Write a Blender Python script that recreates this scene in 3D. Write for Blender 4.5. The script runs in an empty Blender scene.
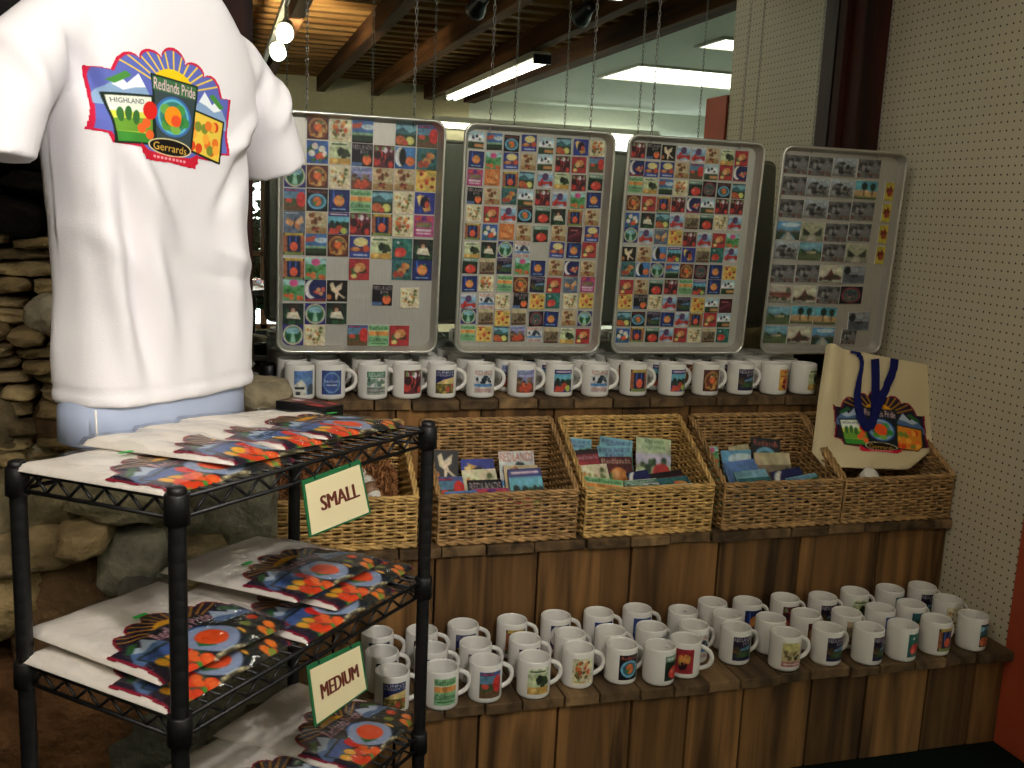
import bpy, bmesh, math, random
import numpy as np
from mathutils import Vector, Matrix, noise
from mathutils.bvhtree import BVHTree

rnd = random.Random(7)
SC = bpy.context.scene
COL = SC.collection
PI = math.pi
FLOOR = 0.0
EYE = 1.5

# ------------------------------------------------------------------ camera
FPX, YAW, PITCH, ROLL, DIST = 992.23, 0.2940, 0.1743, 0.0450, 3.19
def cam_axes():
    cy, sy, cp, sp = math.cos(YAW), math.sin(YAW), math.cos(PITCH), math.sin(PITCH)
    F = Vector((sy*cp, cy*cp, -sp)); R = Vector((cy, -sy, 0)); U = R.cross(F)
    c, s = math.cos(ROLL), math.sin(ROLL)
    return F, R*c + U*s, U*c - R*s
F_, R_, U_ = cam_axes()
CAM = Vector((0, -DIST, EYE))
def ray(x, y): return F_ + R_*((x-512)/FPX) + U_*((384-y)/FPX)
def at_y(x, y, Y):
    d = ray(x, y); return CAM + d*((Y+DIST)/d.y)
def at_z(x, y, Z):
    d = ray(x, y); return CAM + d*((Z-EYE)/d.z)
cd = bpy.data.cameras.new('camera'); cam = bpy.data.objects.new('camera', cd); COL.objects.link(cam)
cam.matrix_world = Matrix(((R_.x, U_.x, -F_.x, CAM.x), (R_.y, U_.y, -F_.y, CAM.y), (R_.z, U_.z, -F_.z, CAM.z), (0, 0, 0, 1)))
cd.sensor_width = 36; cd.lens = FPX/1024*36; cd.clip_start = .05
SC.camera = cam

# ------------------------------------------------------------------ colour / materials
def lin(c):
    return c/12.92 if c <= .04045 else ((c+.055)/1.055)**2.4
def hx(h): return tuple(lin(int(h[i:i+2], 16)/255) for i in (0, 2, 4))
def srgb(h): return np.array([int(h[i:i+2], 16)/255 for i in (0, 2, 4)])

def new_mat(name):
    m = bpy.data.materials.new(name); m.use_nodes = True
    nt = m.node_tree; nt.nodes.clear()
    o = nt.nodes.new('ShaderNodeOutputMaterial'); b = nt.nodes.new('ShaderNodeBsdfPrincipled')
    nt.links.new(b.outputs[0], o.inputs[0])
    return m, nt, b, o
def simple(name, h, rough=.5, metal=0, spec=.5, noise_amt=0, nscale=20, bump=0, bscale=60, stretch=None, trans=0):
    m, nt, b, o = new_mat(name)
    b.inputs['Roughness'].default_value = rough; b.inputs['Metallic'].default_value = metal
    b.inputs['Specular IOR Level'].default_value = spec
    b.inputs['Transmission Weight'].default_value = trans
    c = hx(h); b.inputs['Base Color'].default_value = (*c, 1)
    tc = nt.nodes.new('ShaderNodeTexCoord'); mp = nt.nodes.new('ShaderNodeMapping')
    nt.links.new(tc.outputs['Object'], mp.inputs[0])
    if stretch: mp.inputs['Scale'].default_value = stretch
    if noise_amt:
        n = nt.nodes.new('ShaderNodeTexNoise'); n.inputs['Scale'].default_value = nscale; n.inputs['Detail'].default_value = 5
        nt.links.new(mp.outputs[0], n.inputs[0])
        r = nt.nodes.new('ShaderNodeValToRGB')
        r.color_ramp.elements[0].position = .3; r.color_ramp.elements[1].position = .7
        r.color_ramp.elements[0].color = (*[x*(1-noise_amt) for x in c], 1)
        r.color_ramp.elements[1].color = (*[min(1, x*(1+noise_amt)) for x in c], 1)
        nt.links.new(n.outputs[0], r.inputs[0]); nt.links.new(r.outputs[0], b.inputs['Base Color'])
    if bump:
        n2 = nt.nodes.new('ShaderNodeTexNoise'); n2.inputs['Scale'].default_value = bscale; n2.inputs['Detail'].default_value = 4
        nt.links.new(mp.outputs[0], n2.inputs[0])
        bp = nt.nodes.new('ShaderNodeBump'); bp.inputs['Strength'].default_value = bump; bp.inputs['Distance'].default_value = .01
        nt.links.new(n2.outputs[0], bp.inputs['Height']); nt.links.new(bp.outputs[0], b.inputs['Normal'])
    return m
def emit(name, h, s):
    m, nt, b, o = new_mat(name)
    b.inputs['Base Color'].default_value = (*hx(h), 1)
    b.inputs['Emission Color'].default_value = (*hx(h), 1); b.inputs['Emission Strength'].default_value = s
    return m
def attr_mat(name, rough=.4, spec=.4, noise_amt=0, nscale=30, bump=0, bscale=60, bdist=.01):
    m, nt, b, o = new_mat(name)
    a = nt.nodes.new('ShaderNodeAttribute'); a.attribute_name = 'Col'
    b.inputs['Roughness'].default_value = rough; b.inputs['Specular IOR Level'].default_value = spec
    tc = nt.nodes.new('ShaderNodeTexCoord')
    if noise_amt:
        n = nt.nodes.new('ShaderNodeTexNoise'); n.inputs['Scale'].default_value = nscale; n.inputs['Detail'].default_value = 7
        nt.links.new(tc.outputs['Object'], n.inputs[0])
        mr = nt.nodes.new('ShaderNodeMapRange'); mr.inputs[1].default_value = .3; mr.inputs[2].default_value = .7
        mr.inputs[3].default_value = 1-noise_amt; mr.inputs[4].default_value = 1+noise_amt
        nt.links.new(n.outputs[0], mr.inputs[0])
        v = nt.nodes.new('ShaderNodeVectorMath'); v.operation = 'SCALE'
        nt.links.new(a.outputs['Color'], v.inputs[0]); nt.links.new(mr.outputs[0], v.inputs['Scale'])
        nt.links.new(v.outputs[0], b.inputs['Base Color'])
    else:
        nt.links.new(a.outputs['Color'], b.inputs['Base Color'])
    if bump:
        n2 = nt.nodes.new('ShaderNodeTexNoise'); n2.inputs['Scale'].default_value = bscale; n2.inputs['Detail'].default_value = 6
        nt.links.new(tc.outputs['Object'], n2.inputs[0])
        bp = nt.nodes.new('ShaderNodeBump'); bp.inputs['Strength'].default_value = bump; bp.inputs['Distance'].default_value = bdist
        nt.links.new(n2.outputs[0], bp.inputs['Height']); nt.links.new(bp.outputs[0], b.inputs['Normal'])
    return m
def wood(name, dark, light, axis, scale=1.0, rough=.75, per=True):
    """grain runs along axis (0,1,2); every plank carries its own tint in the Col attribute"""
    m, nt, b, o = new_mat(name)
    b.inputs['Roughness'].default_value = rough; b.inputs['Specular IOR Level'].default_value = .25
    tc = nt.nodes.new('ShaderNodeTexCoord'); mp = nt.nodes.new('ShaderNodeMapping')
    s = [26*scale]*3; s[axis] = 1.6*scale
    mp.inputs['Scale'].default_value = s
    a = nt.nodes.new('ShaderNodeAttribute'); a.attribute_name = 'Col'
    ad = nt.nodes.new('ShaderNodeVectorMath'); ad.operation = 'MULTIPLY_ADD'
    ad.inputs[1].default_value = (37, 53, 71); nt.links.new(a.outputs['Color'], ad.inputs[0]); nt.links.new(tc.outputs['Object'], mp.inputs[0])
    nt.links.new(mp.outputs[0], ad.inputs[2])
    n = nt.nodes.new('ShaderNodeTexNoise'); n.inputs['Scale'].default_value = 1; n.inputs['Detail'].default_value = 6
    n.inputs['Distortion'].default_value = .6
    nt.links.new(ad.outputs[0], n.inputs[0])
    r = nt.nodes.new('ShaderNodeValToRGB')
    r.color_ramp.elements[0].position = .32; r.color_ramp.elements[1].position = .72
    r.color_ramp.elements[0].color = (*hx(dark), 1); r.color_ramp.elements[1].color = (*hx(light), 1)
    nt.links.new(n.outputs[0], r.inputs[0])
    n3 = nt.nodes.new('ShaderNodeTexNoise'); n3.inputs['Scale'].default_value = .12; n3.inputs['Detail'].default_value = 3
    nt.links.new(ad.outputs[0], n3.inputs[0])
    mr = nt.nodes.new('ShaderNodeMapRange'); mr.inputs[1].default_value = .35; mr.inputs[2].default_value = .65
    mr.inputs[3].default_value = .65; mr.inputs[4].default_value = 1.2
    nt.links.new(n3.outputs[0], mr.inputs[0])
    sep = nt.nodes.new('ShaderNodeSeparateColor'); nt.links.new(a.outputs['Color'], sep.inputs[0])
    mr2 = nt.nodes.new('ShaderNodeMapRange'); mr2.inputs[3].default_value = .62; mr2.inputs[4].default_value = 1.3
    nt.links.new(sep.outputs[0], mr2.inputs[0])
    mu = nt.nodes.new('ShaderNodeMath'); mu.operation = 'MULTIPLY'
    nt.links.new(mr.outputs[0], mu.inputs[0]); nt.links.new(mr2.outputs[0], mu.inputs[1])
    v = nt.nodes.new('ShaderNodeVectorMath'); v.operation = 'SCALE'
    nt.links.new(r.outputs[0], v.inputs[0]); nt.links.new(mu.outputs[0], v.inputs['Scale'])
    nt.links.new(v.outputs[0], b.inputs['Base Color'])
    bp = nt.nodes.new('ShaderNodeBump'); bp.inputs['Strength'].default_value = .35; bp.inputs['Distance'].default_value = .004
    nt.links.new(n.outputs[0], bp.inputs['Height']); nt.links.new(bp.outputs[0], b.inputs['Normal'])
    return m
def pegboard(name):
    m, nt, b, o = new_mat(name)
    b.inputs['Roughness'].default_value = .6
    tc = nt.nodes.new('ShaderNodeTexCoord'); sp = nt.nodes.new('ShaderNodeSeparateXYZ')
    nt.links.new(tc.outputs['Object'], sp.inputs[0])
    def math_(op, a, bb=None):
        n = nt.nodes.new('ShaderNodeMath'); n.operation = op
        for i, q in enumerate((a, bb)):
            if q is None: continue
            if isinstance(q, (int, float)): n.inputs[i].default_value = q
            else: nt.links.new(q, n.inputs[i])
        return n.outputs[0]
    def cell(s):
        return math_('SUBTRACT', math_('FRACT', math_('MULTIPLY', s, 1/.0254)), .5)
    dy, dz = cell(sp.outputs[1]), cell(sp.outputs[2])
    d = math_('SQRT', math_('ADD', math_('MULTIPLY', dy, dy), math_('MULTIPLY', dz, dz)))
    hole = math_('LESS_THAN', d, .125)
    mx = nt.nodes.new('ShaderNodeMix'); mx.data_type = 'RGBA'
    n = nt.nodes.new('ShaderNodeTexNoise'); n.inputs['Scale'].default_value = 2.5; n.inputs['Detail'].default_value = 4
    nt.links.new(tc.outputs['Object'], n.inputs[0])
    r = nt.nodes.new('ShaderNodeValToRGB'); r.color_ramp.elements[0].color = (*hx('bdb298'), 1); r.color_ramp.elements[1].color = (*hx('cdc2a8'), 1)
    nt.links.new(n.outputs[0], r.inputs[0])
    nt.links.new(hole, mx.inputs[0]); nt.links.new(r.outputs[0], mx.inputs[6]); mx.inputs[7].default_value = (*hx('2e2416'), 1)
    nt.links.new(mx.outputs[2], b.inputs['Base Color'])
    return m
def film_mat():
    m, nt, b, o = new_mat('clear_plastic_film'); nt.nodes.remove(b)
    t = nt.nodes.new('ShaderNodeBsdfTransparent'); t.inputs[0].default_value = (.96, .96, .96, 1)
    g = nt.nodes.new('ShaderNodeBsdfGlossy'); g.inputs['Roughness'].default_value = .12
    fr = nt.nodes.new('ShaderNodeLayerWeight'); fr.inputs[0].default_value = .25
    tc = nt.nodes.new('ShaderNodeTexCoord'); n = nt.nodes.new('ShaderNodeTexNoise'); n.inputs['Scale'].default_value = 18; n.inputs['Detail'].default_value = 2
    nt.links.new(tc.outputs['Object'], n.inputs[0])
    bp = nt.nodes.new('ShaderNodeBump'); bp.inputs['Strength'].default_value = .6; bp.inputs['Distance'].default_value = .02
    nt.links.new(n.outputs[0], bp.inputs['Height']); nt.links.new(bp.outputs[0], g.inputs['Normal'])
    mr = nt.nodes.new('ShaderNodeMapRange'); mr.inputs[3].default_value = .08; mr.inputs[4].default_value = .33
    nt.links.new(fr.outputs['Facing'], mr.inputs[0])
    mx = nt.nodes.new('ShaderNodeMixShader')
    nt.links.new(mr.outputs[0], mx.inputs[0]); nt.links.new(t.outputs[0], mx.inputs[1]); nt.links.new(g.outputs[0], mx.inputs[2])
    nt.links.new(mx.outputs[0], o.inputs[0])
    return m
def mirror_mat():
    m, nt, b, o = new_mat('mirror_silver')
    b.inputs['Base Color'].default_value = (.78, .84, .79, 1); b.inputs['Metallic'].default_value = 1; b.inputs['Roughness'].default_value = 0.0
    return m

M = dict(
    ceramic=simple('white_glazed_ceramic', 'd4d1c9', .18, spec=.5),
    tray=simple('brushed_aluminium', 'aeaba1', .4, metal=.55, noise_amt=.08, nscale=8, stretch=(60, 1, 3)),
    rim=simple('rolled_aluminium_rim', 'c9c7be', .28, metal=.85),
    chain=simple('steel_chain', '8a8880', .35, metal=1),
    blackm=simple('black_powder_coat', '0d0c0c', .45, spec=.4),
    shirt=simple('white_cotton', 'e4e0e2', .9, spec=.1, bump=.12, bscale=420),
    fold=simple('folded_white_cotton', 'e4dcd0', .9, spec=.1, bump=.25, bscale=55),
    form=simple('pale_blue_plastic', 'a9b4cc', .35, spec=.5),
    ink=attr_mat('printed_ink', .42, .35),
    fabric_ink=attr_mat('fabric_print', .8, .15),
    wicker=simple('golden_wicker', 'ba965a', .55, spec=.3, noise_amt=.42, nscale=38, bump=.2),
    wickerd=simple('brown_wicker', '9c7a4e', .55, spec=.3, noise_amt=.42, nscale=38, bump=.2),
    excel=simple('shredded_paper', '936238', .9, noise_amt=.3),
    canvas=simple('natural_canvas', 'cfbf98', .95, spec=.08, bump=.2, bscale=300, noise_amt=.06, nscale=6),
    navy=simple('navy_webbing', '151a52', .8, spec=.15, bump=.3, bscale=200),
    post=wood('dark_red_wood', '220e08', '5a2413', 2, .6, .6),
    board_v=wood('rough_brown_boards', '382613', '886237', 2, .8),
    board_y=wood('grey_brown_treads', '382a1a', '7a6040', 1, .8),
    red=simple('red_brown_paint', 'a8482c', .5, noise_amt=.1, nscale=6),
    peg=pegboard('pegboard'),
    carpet=simple('dark_green_carpet', '0f1613', .95, spec=.05, noise_amt=.4, nscale=160),
    plaster=simple('cream_plaster', 'cfc6a4', .9, noise_amt=.05),
    white=simple('white_plaster', 'e2e6da', .9, noise_amt=.04),
    beam=wood('ceiling_beam_wood', '4a2c17', '8c5c34', 1, .5),
    lath=wood('ceiling_lath_wood', '7a5028', 'c09050', 0, .5),
    stone=attr_mat('field_stone', .9, .15, .45, 14, .9, 28, .02),
    mortar=simple('dark_mortar', '2a241c', .95, noise_amt=.4, nscale=14, bump=.5, bscale=30),
    shade_stone=simple('shade_black_stone', '100d0b', .95, noise_amt=.4, bump=.5),  # near-black stone colour in place of shade
    film=film_mat(), mirror=mirror_mat(),
    sign=simple('cream_card', 'efdfb2', .6), green=simple('green_card_border', '1f6a3c', .55), letter=simple('brown_lettering', '6a3022', .6),
    tube=emit('fluorescent_tube', 'fff8e4', 9), panel=emit('ceiling_light_panel', 'fffbea', 7), lampface=emit('spot_lamp_glow', 'ffe9c0', 30),
    day=emit('daylight', 'f4fbff', 5),
    fix=simple('white_enamel_fixture', 'c8c4b4', .4), spotw=simple('cream_spot_housing', 'cfc7b0', .35), blackp=simple('black_lamp_housing', '0a0a0a', .4),
    sticker=simple('green_sticker', '1fae3c', .4), leaf=simple('dark_green_leaves', '26371c', .8, noise_amt=.4),
    bottle=simple('white_plastic_bottle', 'd9d5c8', .35), glass=simple('window_glass', 'ffffff', 0, trans=1),
    lightwood=simple('pale_wood_frame', '6a4a30', .6),
)

# ------------------------------------------------------------------ mesh helpers
class MB:
    def __init__(s): s.v = []; s.f = []; s.c = []; s.m = []; s.smooth = []
    def add(s, vs, fs, col=None, mi=0, sm=True):
        k = len(s.v); s.v.extend([tuple(p) for p in vs]); s.f.extend([tuple(i+k for i in f) for f in fs])
        s.c.extend([col or (.5, .5, .5)]*len(vs) if not isinstance(col, list) else col)
        s.m.extend([mi]*len(fs)); s.smooth.extend([sm]*len(fs))
    def box(s, lo, hi, col=None, mi=0, bev=0):
        x0, y0, z0 = lo; x1, y1, z1 = hi
        if bev:
            bm = bmesh.new(); bmesh.ops.create_cube(bm, size=1)
            for v in bm.verts: v.co = Vector((x0+(v.co.x+.5)*(x1-x0), y0+(v.co.y+.5)*(y1-y0), z0+(v.co.z+.5)*(z1-z0)))
            bmesh.ops.bevel(bm, geom=bm.edges[:], offset=bev, segments=2, affect='EDGES', profile=.5)
            bm.verts.index_update()
            s.add([v.co for v in bm.verts], [[v.index for v in f.verts] for f in bm.faces], col, mi, False); bm.free(); return
        vs = [(x, y, z) for z in (z0, z1) for y in (y0, y1) for x in (x0, x1)]
        s.add(vs, [(0, 2, 3, 1), (4, 5, 7, 6), (0, 1, 5, 4), (2, 6, 7, 3), (0, 4, 6, 2), (1, 3, 7, 5)], col, mi, False)
    def tube(s, pts, r, n=8, cap=True, closed=False, col=None, mi=0):
        pts = [Vector(p) for p in pts]; N = len(pts)
        rs = r if isinstance(r, (list, tuple)) else [r]*N
        vs = []; prev = None
        for i, p in enumerate(pts):
            if closed: t = pts[(i+1) % N]-pts[i-1]
            else: t = pts[min(i+1, N-1)]-pts[max(i-1, 0)]
            if t.length < 1e-9: t = Vector((0, 0, 1))
            t.normalize()
            if prev is None:
                u = t.cross(Vector((0, 0, 1)));
                if u.length < .15: u = t.cross(Vector((0, 1, 0)))
            else: u = prev - t*prev.dot(t)
            u.normalize(); prev = u; w = t.cross(u)
            for k in range(n):
                a = 2*PI*k/n; vs.append(p+u*(math.cos(a)*rs[i])+w*(math.sin(a)*rs[i]))
        fs = []
        for i in range(N if closed else N-1):
            j = (i+1) % N
            for k in range(n):
                l = (k+1) % n; fs.append((i*n+k, i*n+l, j*n+l, j*n+k))
        if cap and not closed: fs.append(tuple(range(n-1, -1, -1))); fs.append(tuple((N-1)*n+k for k in range(n)))
        s.add(vs, fs, col, mi)
    def lathe(s, prof, n=32, center=(0, 0, 0), col=None, mi=0, close=False):
        vs = []; fs = []; c = Vector(center)
        for (r, z) in prof:
            for k in range(n):
                a = 2*PI*k/n; vs.append(c+Vector((r*math.cos(a), r*math.sin(a), z)))
        m_ = len(prof)
        for i in range(m_-1 if not close else m_):
            j = (i+1) % m_
            for k in range(n):
                l = (k+1) % n; fs.append((i*n+k, i*n+l, j*n+l, j*n+k))
        s.add(vs, fs, col, mi)
    def prism(s, poly, y0, y1, col=None, mi=0):
        """extrude an xz outline along y"""
        n = len(poly); vs = [(x, y0, z) for x, z in poly]+[(x, y1, z) for x, z in poly]
        fs = [tuple(range(n)), tuple(range(2*n-1, n-1, -1))]+[(i, n+i, n+(i+1) % n, (i+1) % n) for i in range(n)]
        s.add(vs, fs, col, mi, False)
    def mesh(s, name, mats):
        me = bpy.data.meshes.new(name); me.from_pydata(s.v, [], s.f)
        for m in (mats if isinstance(mats, (list, tuple)) else [mats]): me.materials.append(m)
        me.polygons.foreach_set('material_index', s.m); me.polygons.foreach_set('use_smooth', s.smooth)
        at = me.color_attributes.new('Col', 'FLOAT_COLOR', 'POINT')
        a = np.ones((len(s.v), 4), np.float32)
        if s.v: a[:, :3] = np.array(s.c, np.float32)
        at.data.foreach_set('color', a.ravel()); me.update()
        return me
def obj(name, data, parent=None, mat=None):
    if isinstance(data, MB): data = data.mesh(name, mat)
    o = bpy.data.objects.new(name, data); COL.objects.link(o)
    if parent: o.parent = parent
    return o
def tag(o, label, cat, group=None, kind=None):
    o['label'] = label; o['category'] = cat
    if group: o['group'] = group
    if kind: o['kind'] = kind
    return o
def thing(name, label, cat, loc=(0, 0, 0), rz=0, group=None):
    o = bpy.data.objects.new(name, None); COL.objects.link(o); o.empty_display_size = .05
    o.location = loc; o.rotation_euler = (0, 0, rz)
    return tag(o, label, cat, group)
def struct(name, data, mat=None, parent=None):
    o = obj(name, data, parent, mat); o['kind'] = 'structure'; return o
def copy_tree(o, parent=None):
    c = o.copy(); COL.objects.link(c)
    if parent: c.parent = parent
    for ch in o.children: copy_tree(ch, c)
    return c
def autosharp(o, ang=40):
    me = o.data
    try: me.set_sharp_from_angle(angle=math.radians(ang))
    except Exception: pass
    return o

# ------------------------------------------------------------------ little painter for printed artwork
_txt = {}
def text_tris(t, bold=.0):
    k = (t, bold)
    if k in _txt: return _txt[k]
    cu = bpy.data.curves.new('lettering', 'FONT'); cu.body = t; cu.size = 1; cu.offset = bold; cu.resolution_u = 3
    o = bpy.data.objects.new('lettering', cu); COL.objects.link(o)
    dg = bpy.context.evaluated_depsgraph_get(); me = bpy.data.meshes.new_from_object(o.evaluated_get(dg))
    bpy.data.objects.remove(o); bpy.data.curves.remove(cu)
    me.calc_loop_triangles()
    v = np.array([w.co[:2] for w in me.vertices]); tr = np.array([q.vertices[:] for q in me.loop_triangles])
    bpy.data.meshes.remove(me)
    lo, hi = v.min(0), v.max(0); v = (v-lo)/(hi-lo)
    _txt[k] = v[tr], (hi-lo)[0]/(hi-lo)[1]
    return _txt[k]
class Canvas:
    def __init__(s, w, h, ss=4, bg=None):
        s.w, s.h, s.ss = w, h, ss; W, H = w*ss, h*ss
        s.a = np.zeros((H, W, 3)); s.al = np.zeros((H, W))
        yy, xx = np.mgrid[0:H, 0:W]; s.x = (xx+.5)/W; s.y = (yy+.5)/H
        if bg: s.a[:] = srgb(bg); s.al[:] = 1
    def put(s, m, c):
        s.a[m] = srgb(c); s.al[m] = 1
    def inpoly(s, p, xx=None, yy=None):
        xx = s.x if xx is None else xx; yy = s.y if yy is None else yy
        m = np.zeros(xx.shape, bool); n = len(p)
        for i in range(n):
            x0, y0 = p[i]; x1, y1 = p[(i+1) % n]
            if y0 == y1: continue
            c = ((y0 > yy) != (y1 > yy)) & (xx < (x1-x0)*(yy-y0)/(y1-y0)+x0)
            m ^= c
        return m
    def poly(s, p, c): s.put(s.inpoly(p), c)
    def rect(s, x0, y0, x1, y1, c): s.put((s.x >= x0) & (s.x < x1) & (s.y >= y0) & (s.y < y1), c)
    def ell(s, cx, cy, rx, ry, c): s.put(((s.x-cx)/rx)**2+((s.y-cy)/ry)**2 < 1, c)
    def line(s, x0, y0, x1, y1, w, c, asp=1.0):
        dx, dy = x1-x0, (y1-y0)*asp; L2 = dx*dx+dy*dy+1e-12
        t = np.clip(((s.x-x0)*dx+(s.y-y0)*asp*dy)/L2, 0, 1)
        s.put((s.x-x0-t*dx)**2+((s.y-y0)*asp-t*dy)**2 < (w/2)**2, c)
    def text(s, t, quad, c, bold=0):
        """quad: top-left, top-right, bottom-left corners of the text box"""
        T, _ = text_tris(t, bold); A, B, C = [np.array(q, float) for q in quad]
        H, W = s.al.shape
        for tri in T:
            P = [A+(B-A)*q[0]+(C-A)*(1-q[1]) for q in tri]
            xs = [q[0]*W for q in P]; ys = [q[1]*H for q in P]
            x0, x1 = max(0, int(min(xs))-1), min(W, int(max(xs))+2); y0, y1 = max(0, int(min(ys))-1), min(H, int(max(ys))+2)
            if x1 <= x0 or y1 <= y0: continue
            m = s.inpoly([tuple(q) for q in P], s.x[y0:y1, x0:x1], s.y[y0:y1, x0:x1])
            s.a[y0:y1, x0:x1][m] = srgb(c); s.al[y0:y1, x0:x1][m] = 1
    def out(s):
        k = s.ss; al = s.al.reshape(s.h, k, s.w, k).mean((1, 3))
        a = (s.a*s.al[..., None]).reshape(s.h, k, s.w, k, 3).mean((1, 3))/np.maximum(al, 1e-6)[..., None]
        a = np.where(a <= .04045, a/12.92, ((a+.055)/1.055)**2.4)
        return a, al
def paint(spec, w=26, h=26, ss=4):
    c = Canvas(w, h, ss, spec[0])
    for q in spec[1:]:
        k = q[0]
        if k == 'r': c.rect(*q[1:])
        elif k == 'e': c.ell(*q[1:])
        elif k == 'p': c.poly(q[1], q[2])
        elif k == 'l': c.line(*q[1:])
        elif k == 't': c.text(q[1], q[2], q[3])
        elif k == 'n':                       # scatter of small blobs: a tree, a bunch, a crowd of leaves
            _, x0, y0, x1, y1, n, r, cols, seed = q
            g = random.Random(seed)
            for i in range(n): c.ell(g.uniform(x0, x1), g.uniform(y0, y1), r*g.uniform(.6, 1.2), r*g.uniform(.6, 1.2), cols[g.randrange(len(cols))])
    a, al = c.out()
    g = np.random.default_rng(len(spec)*7+sum(map(ord, spec[0])))
    def field(n):
        q = g.uniform(-1, 1, (n, n)); yy = np.linspace(0, n-1, a.shape[0]); xx = np.linspace(0, n-1, a.shape[1])
        y0 = np.minimum(yy.astype(int), n-2); x0 = np.minimum(xx.astype(int), n-2); fy = (yy-y0)[:, None]; fx = (xx-x0)[None]
        A = q[y0][:, x0]; B = q[y0][:, x0+1]; C = q[y0+1][:, x0]; D = q[y0+1][:, x0+1]
        return A*(1-fy)*(1-fx)+B*(1-fy)*fx+C*fy*(1-fx)+D*fy*fx
    f = .72+.18*field(5)+.20*field(11)+.14*field(18)
    a = np.clip(a*f[..., None]*(1+.10*np.stack([field(8), field(8), field(8)], -1)), 0, 1)      # brushwork of the illustrations
    lum = a.mean(-1, keepdims=True)
    return lum+(a-lum)*.88, al
LEGIBLE = ('REDLANDS', 'JOY', 'Redlands', 'SUNNY', 'HEIGHTS', 'CALIFORNIA', 'California', 'PRIDE')
def tt(s, x0, y0, x1, y1, c):
    if s in LEGIBLE: return ('t', s, ((x0, y0), (x1, y0), (x0, y1)), c)
    return ('r', x0, y0+(y1-y0)*.3, x1, y0+(y1-y0)*.7, c)     # lines too blurred to read stay a soft bar
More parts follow.
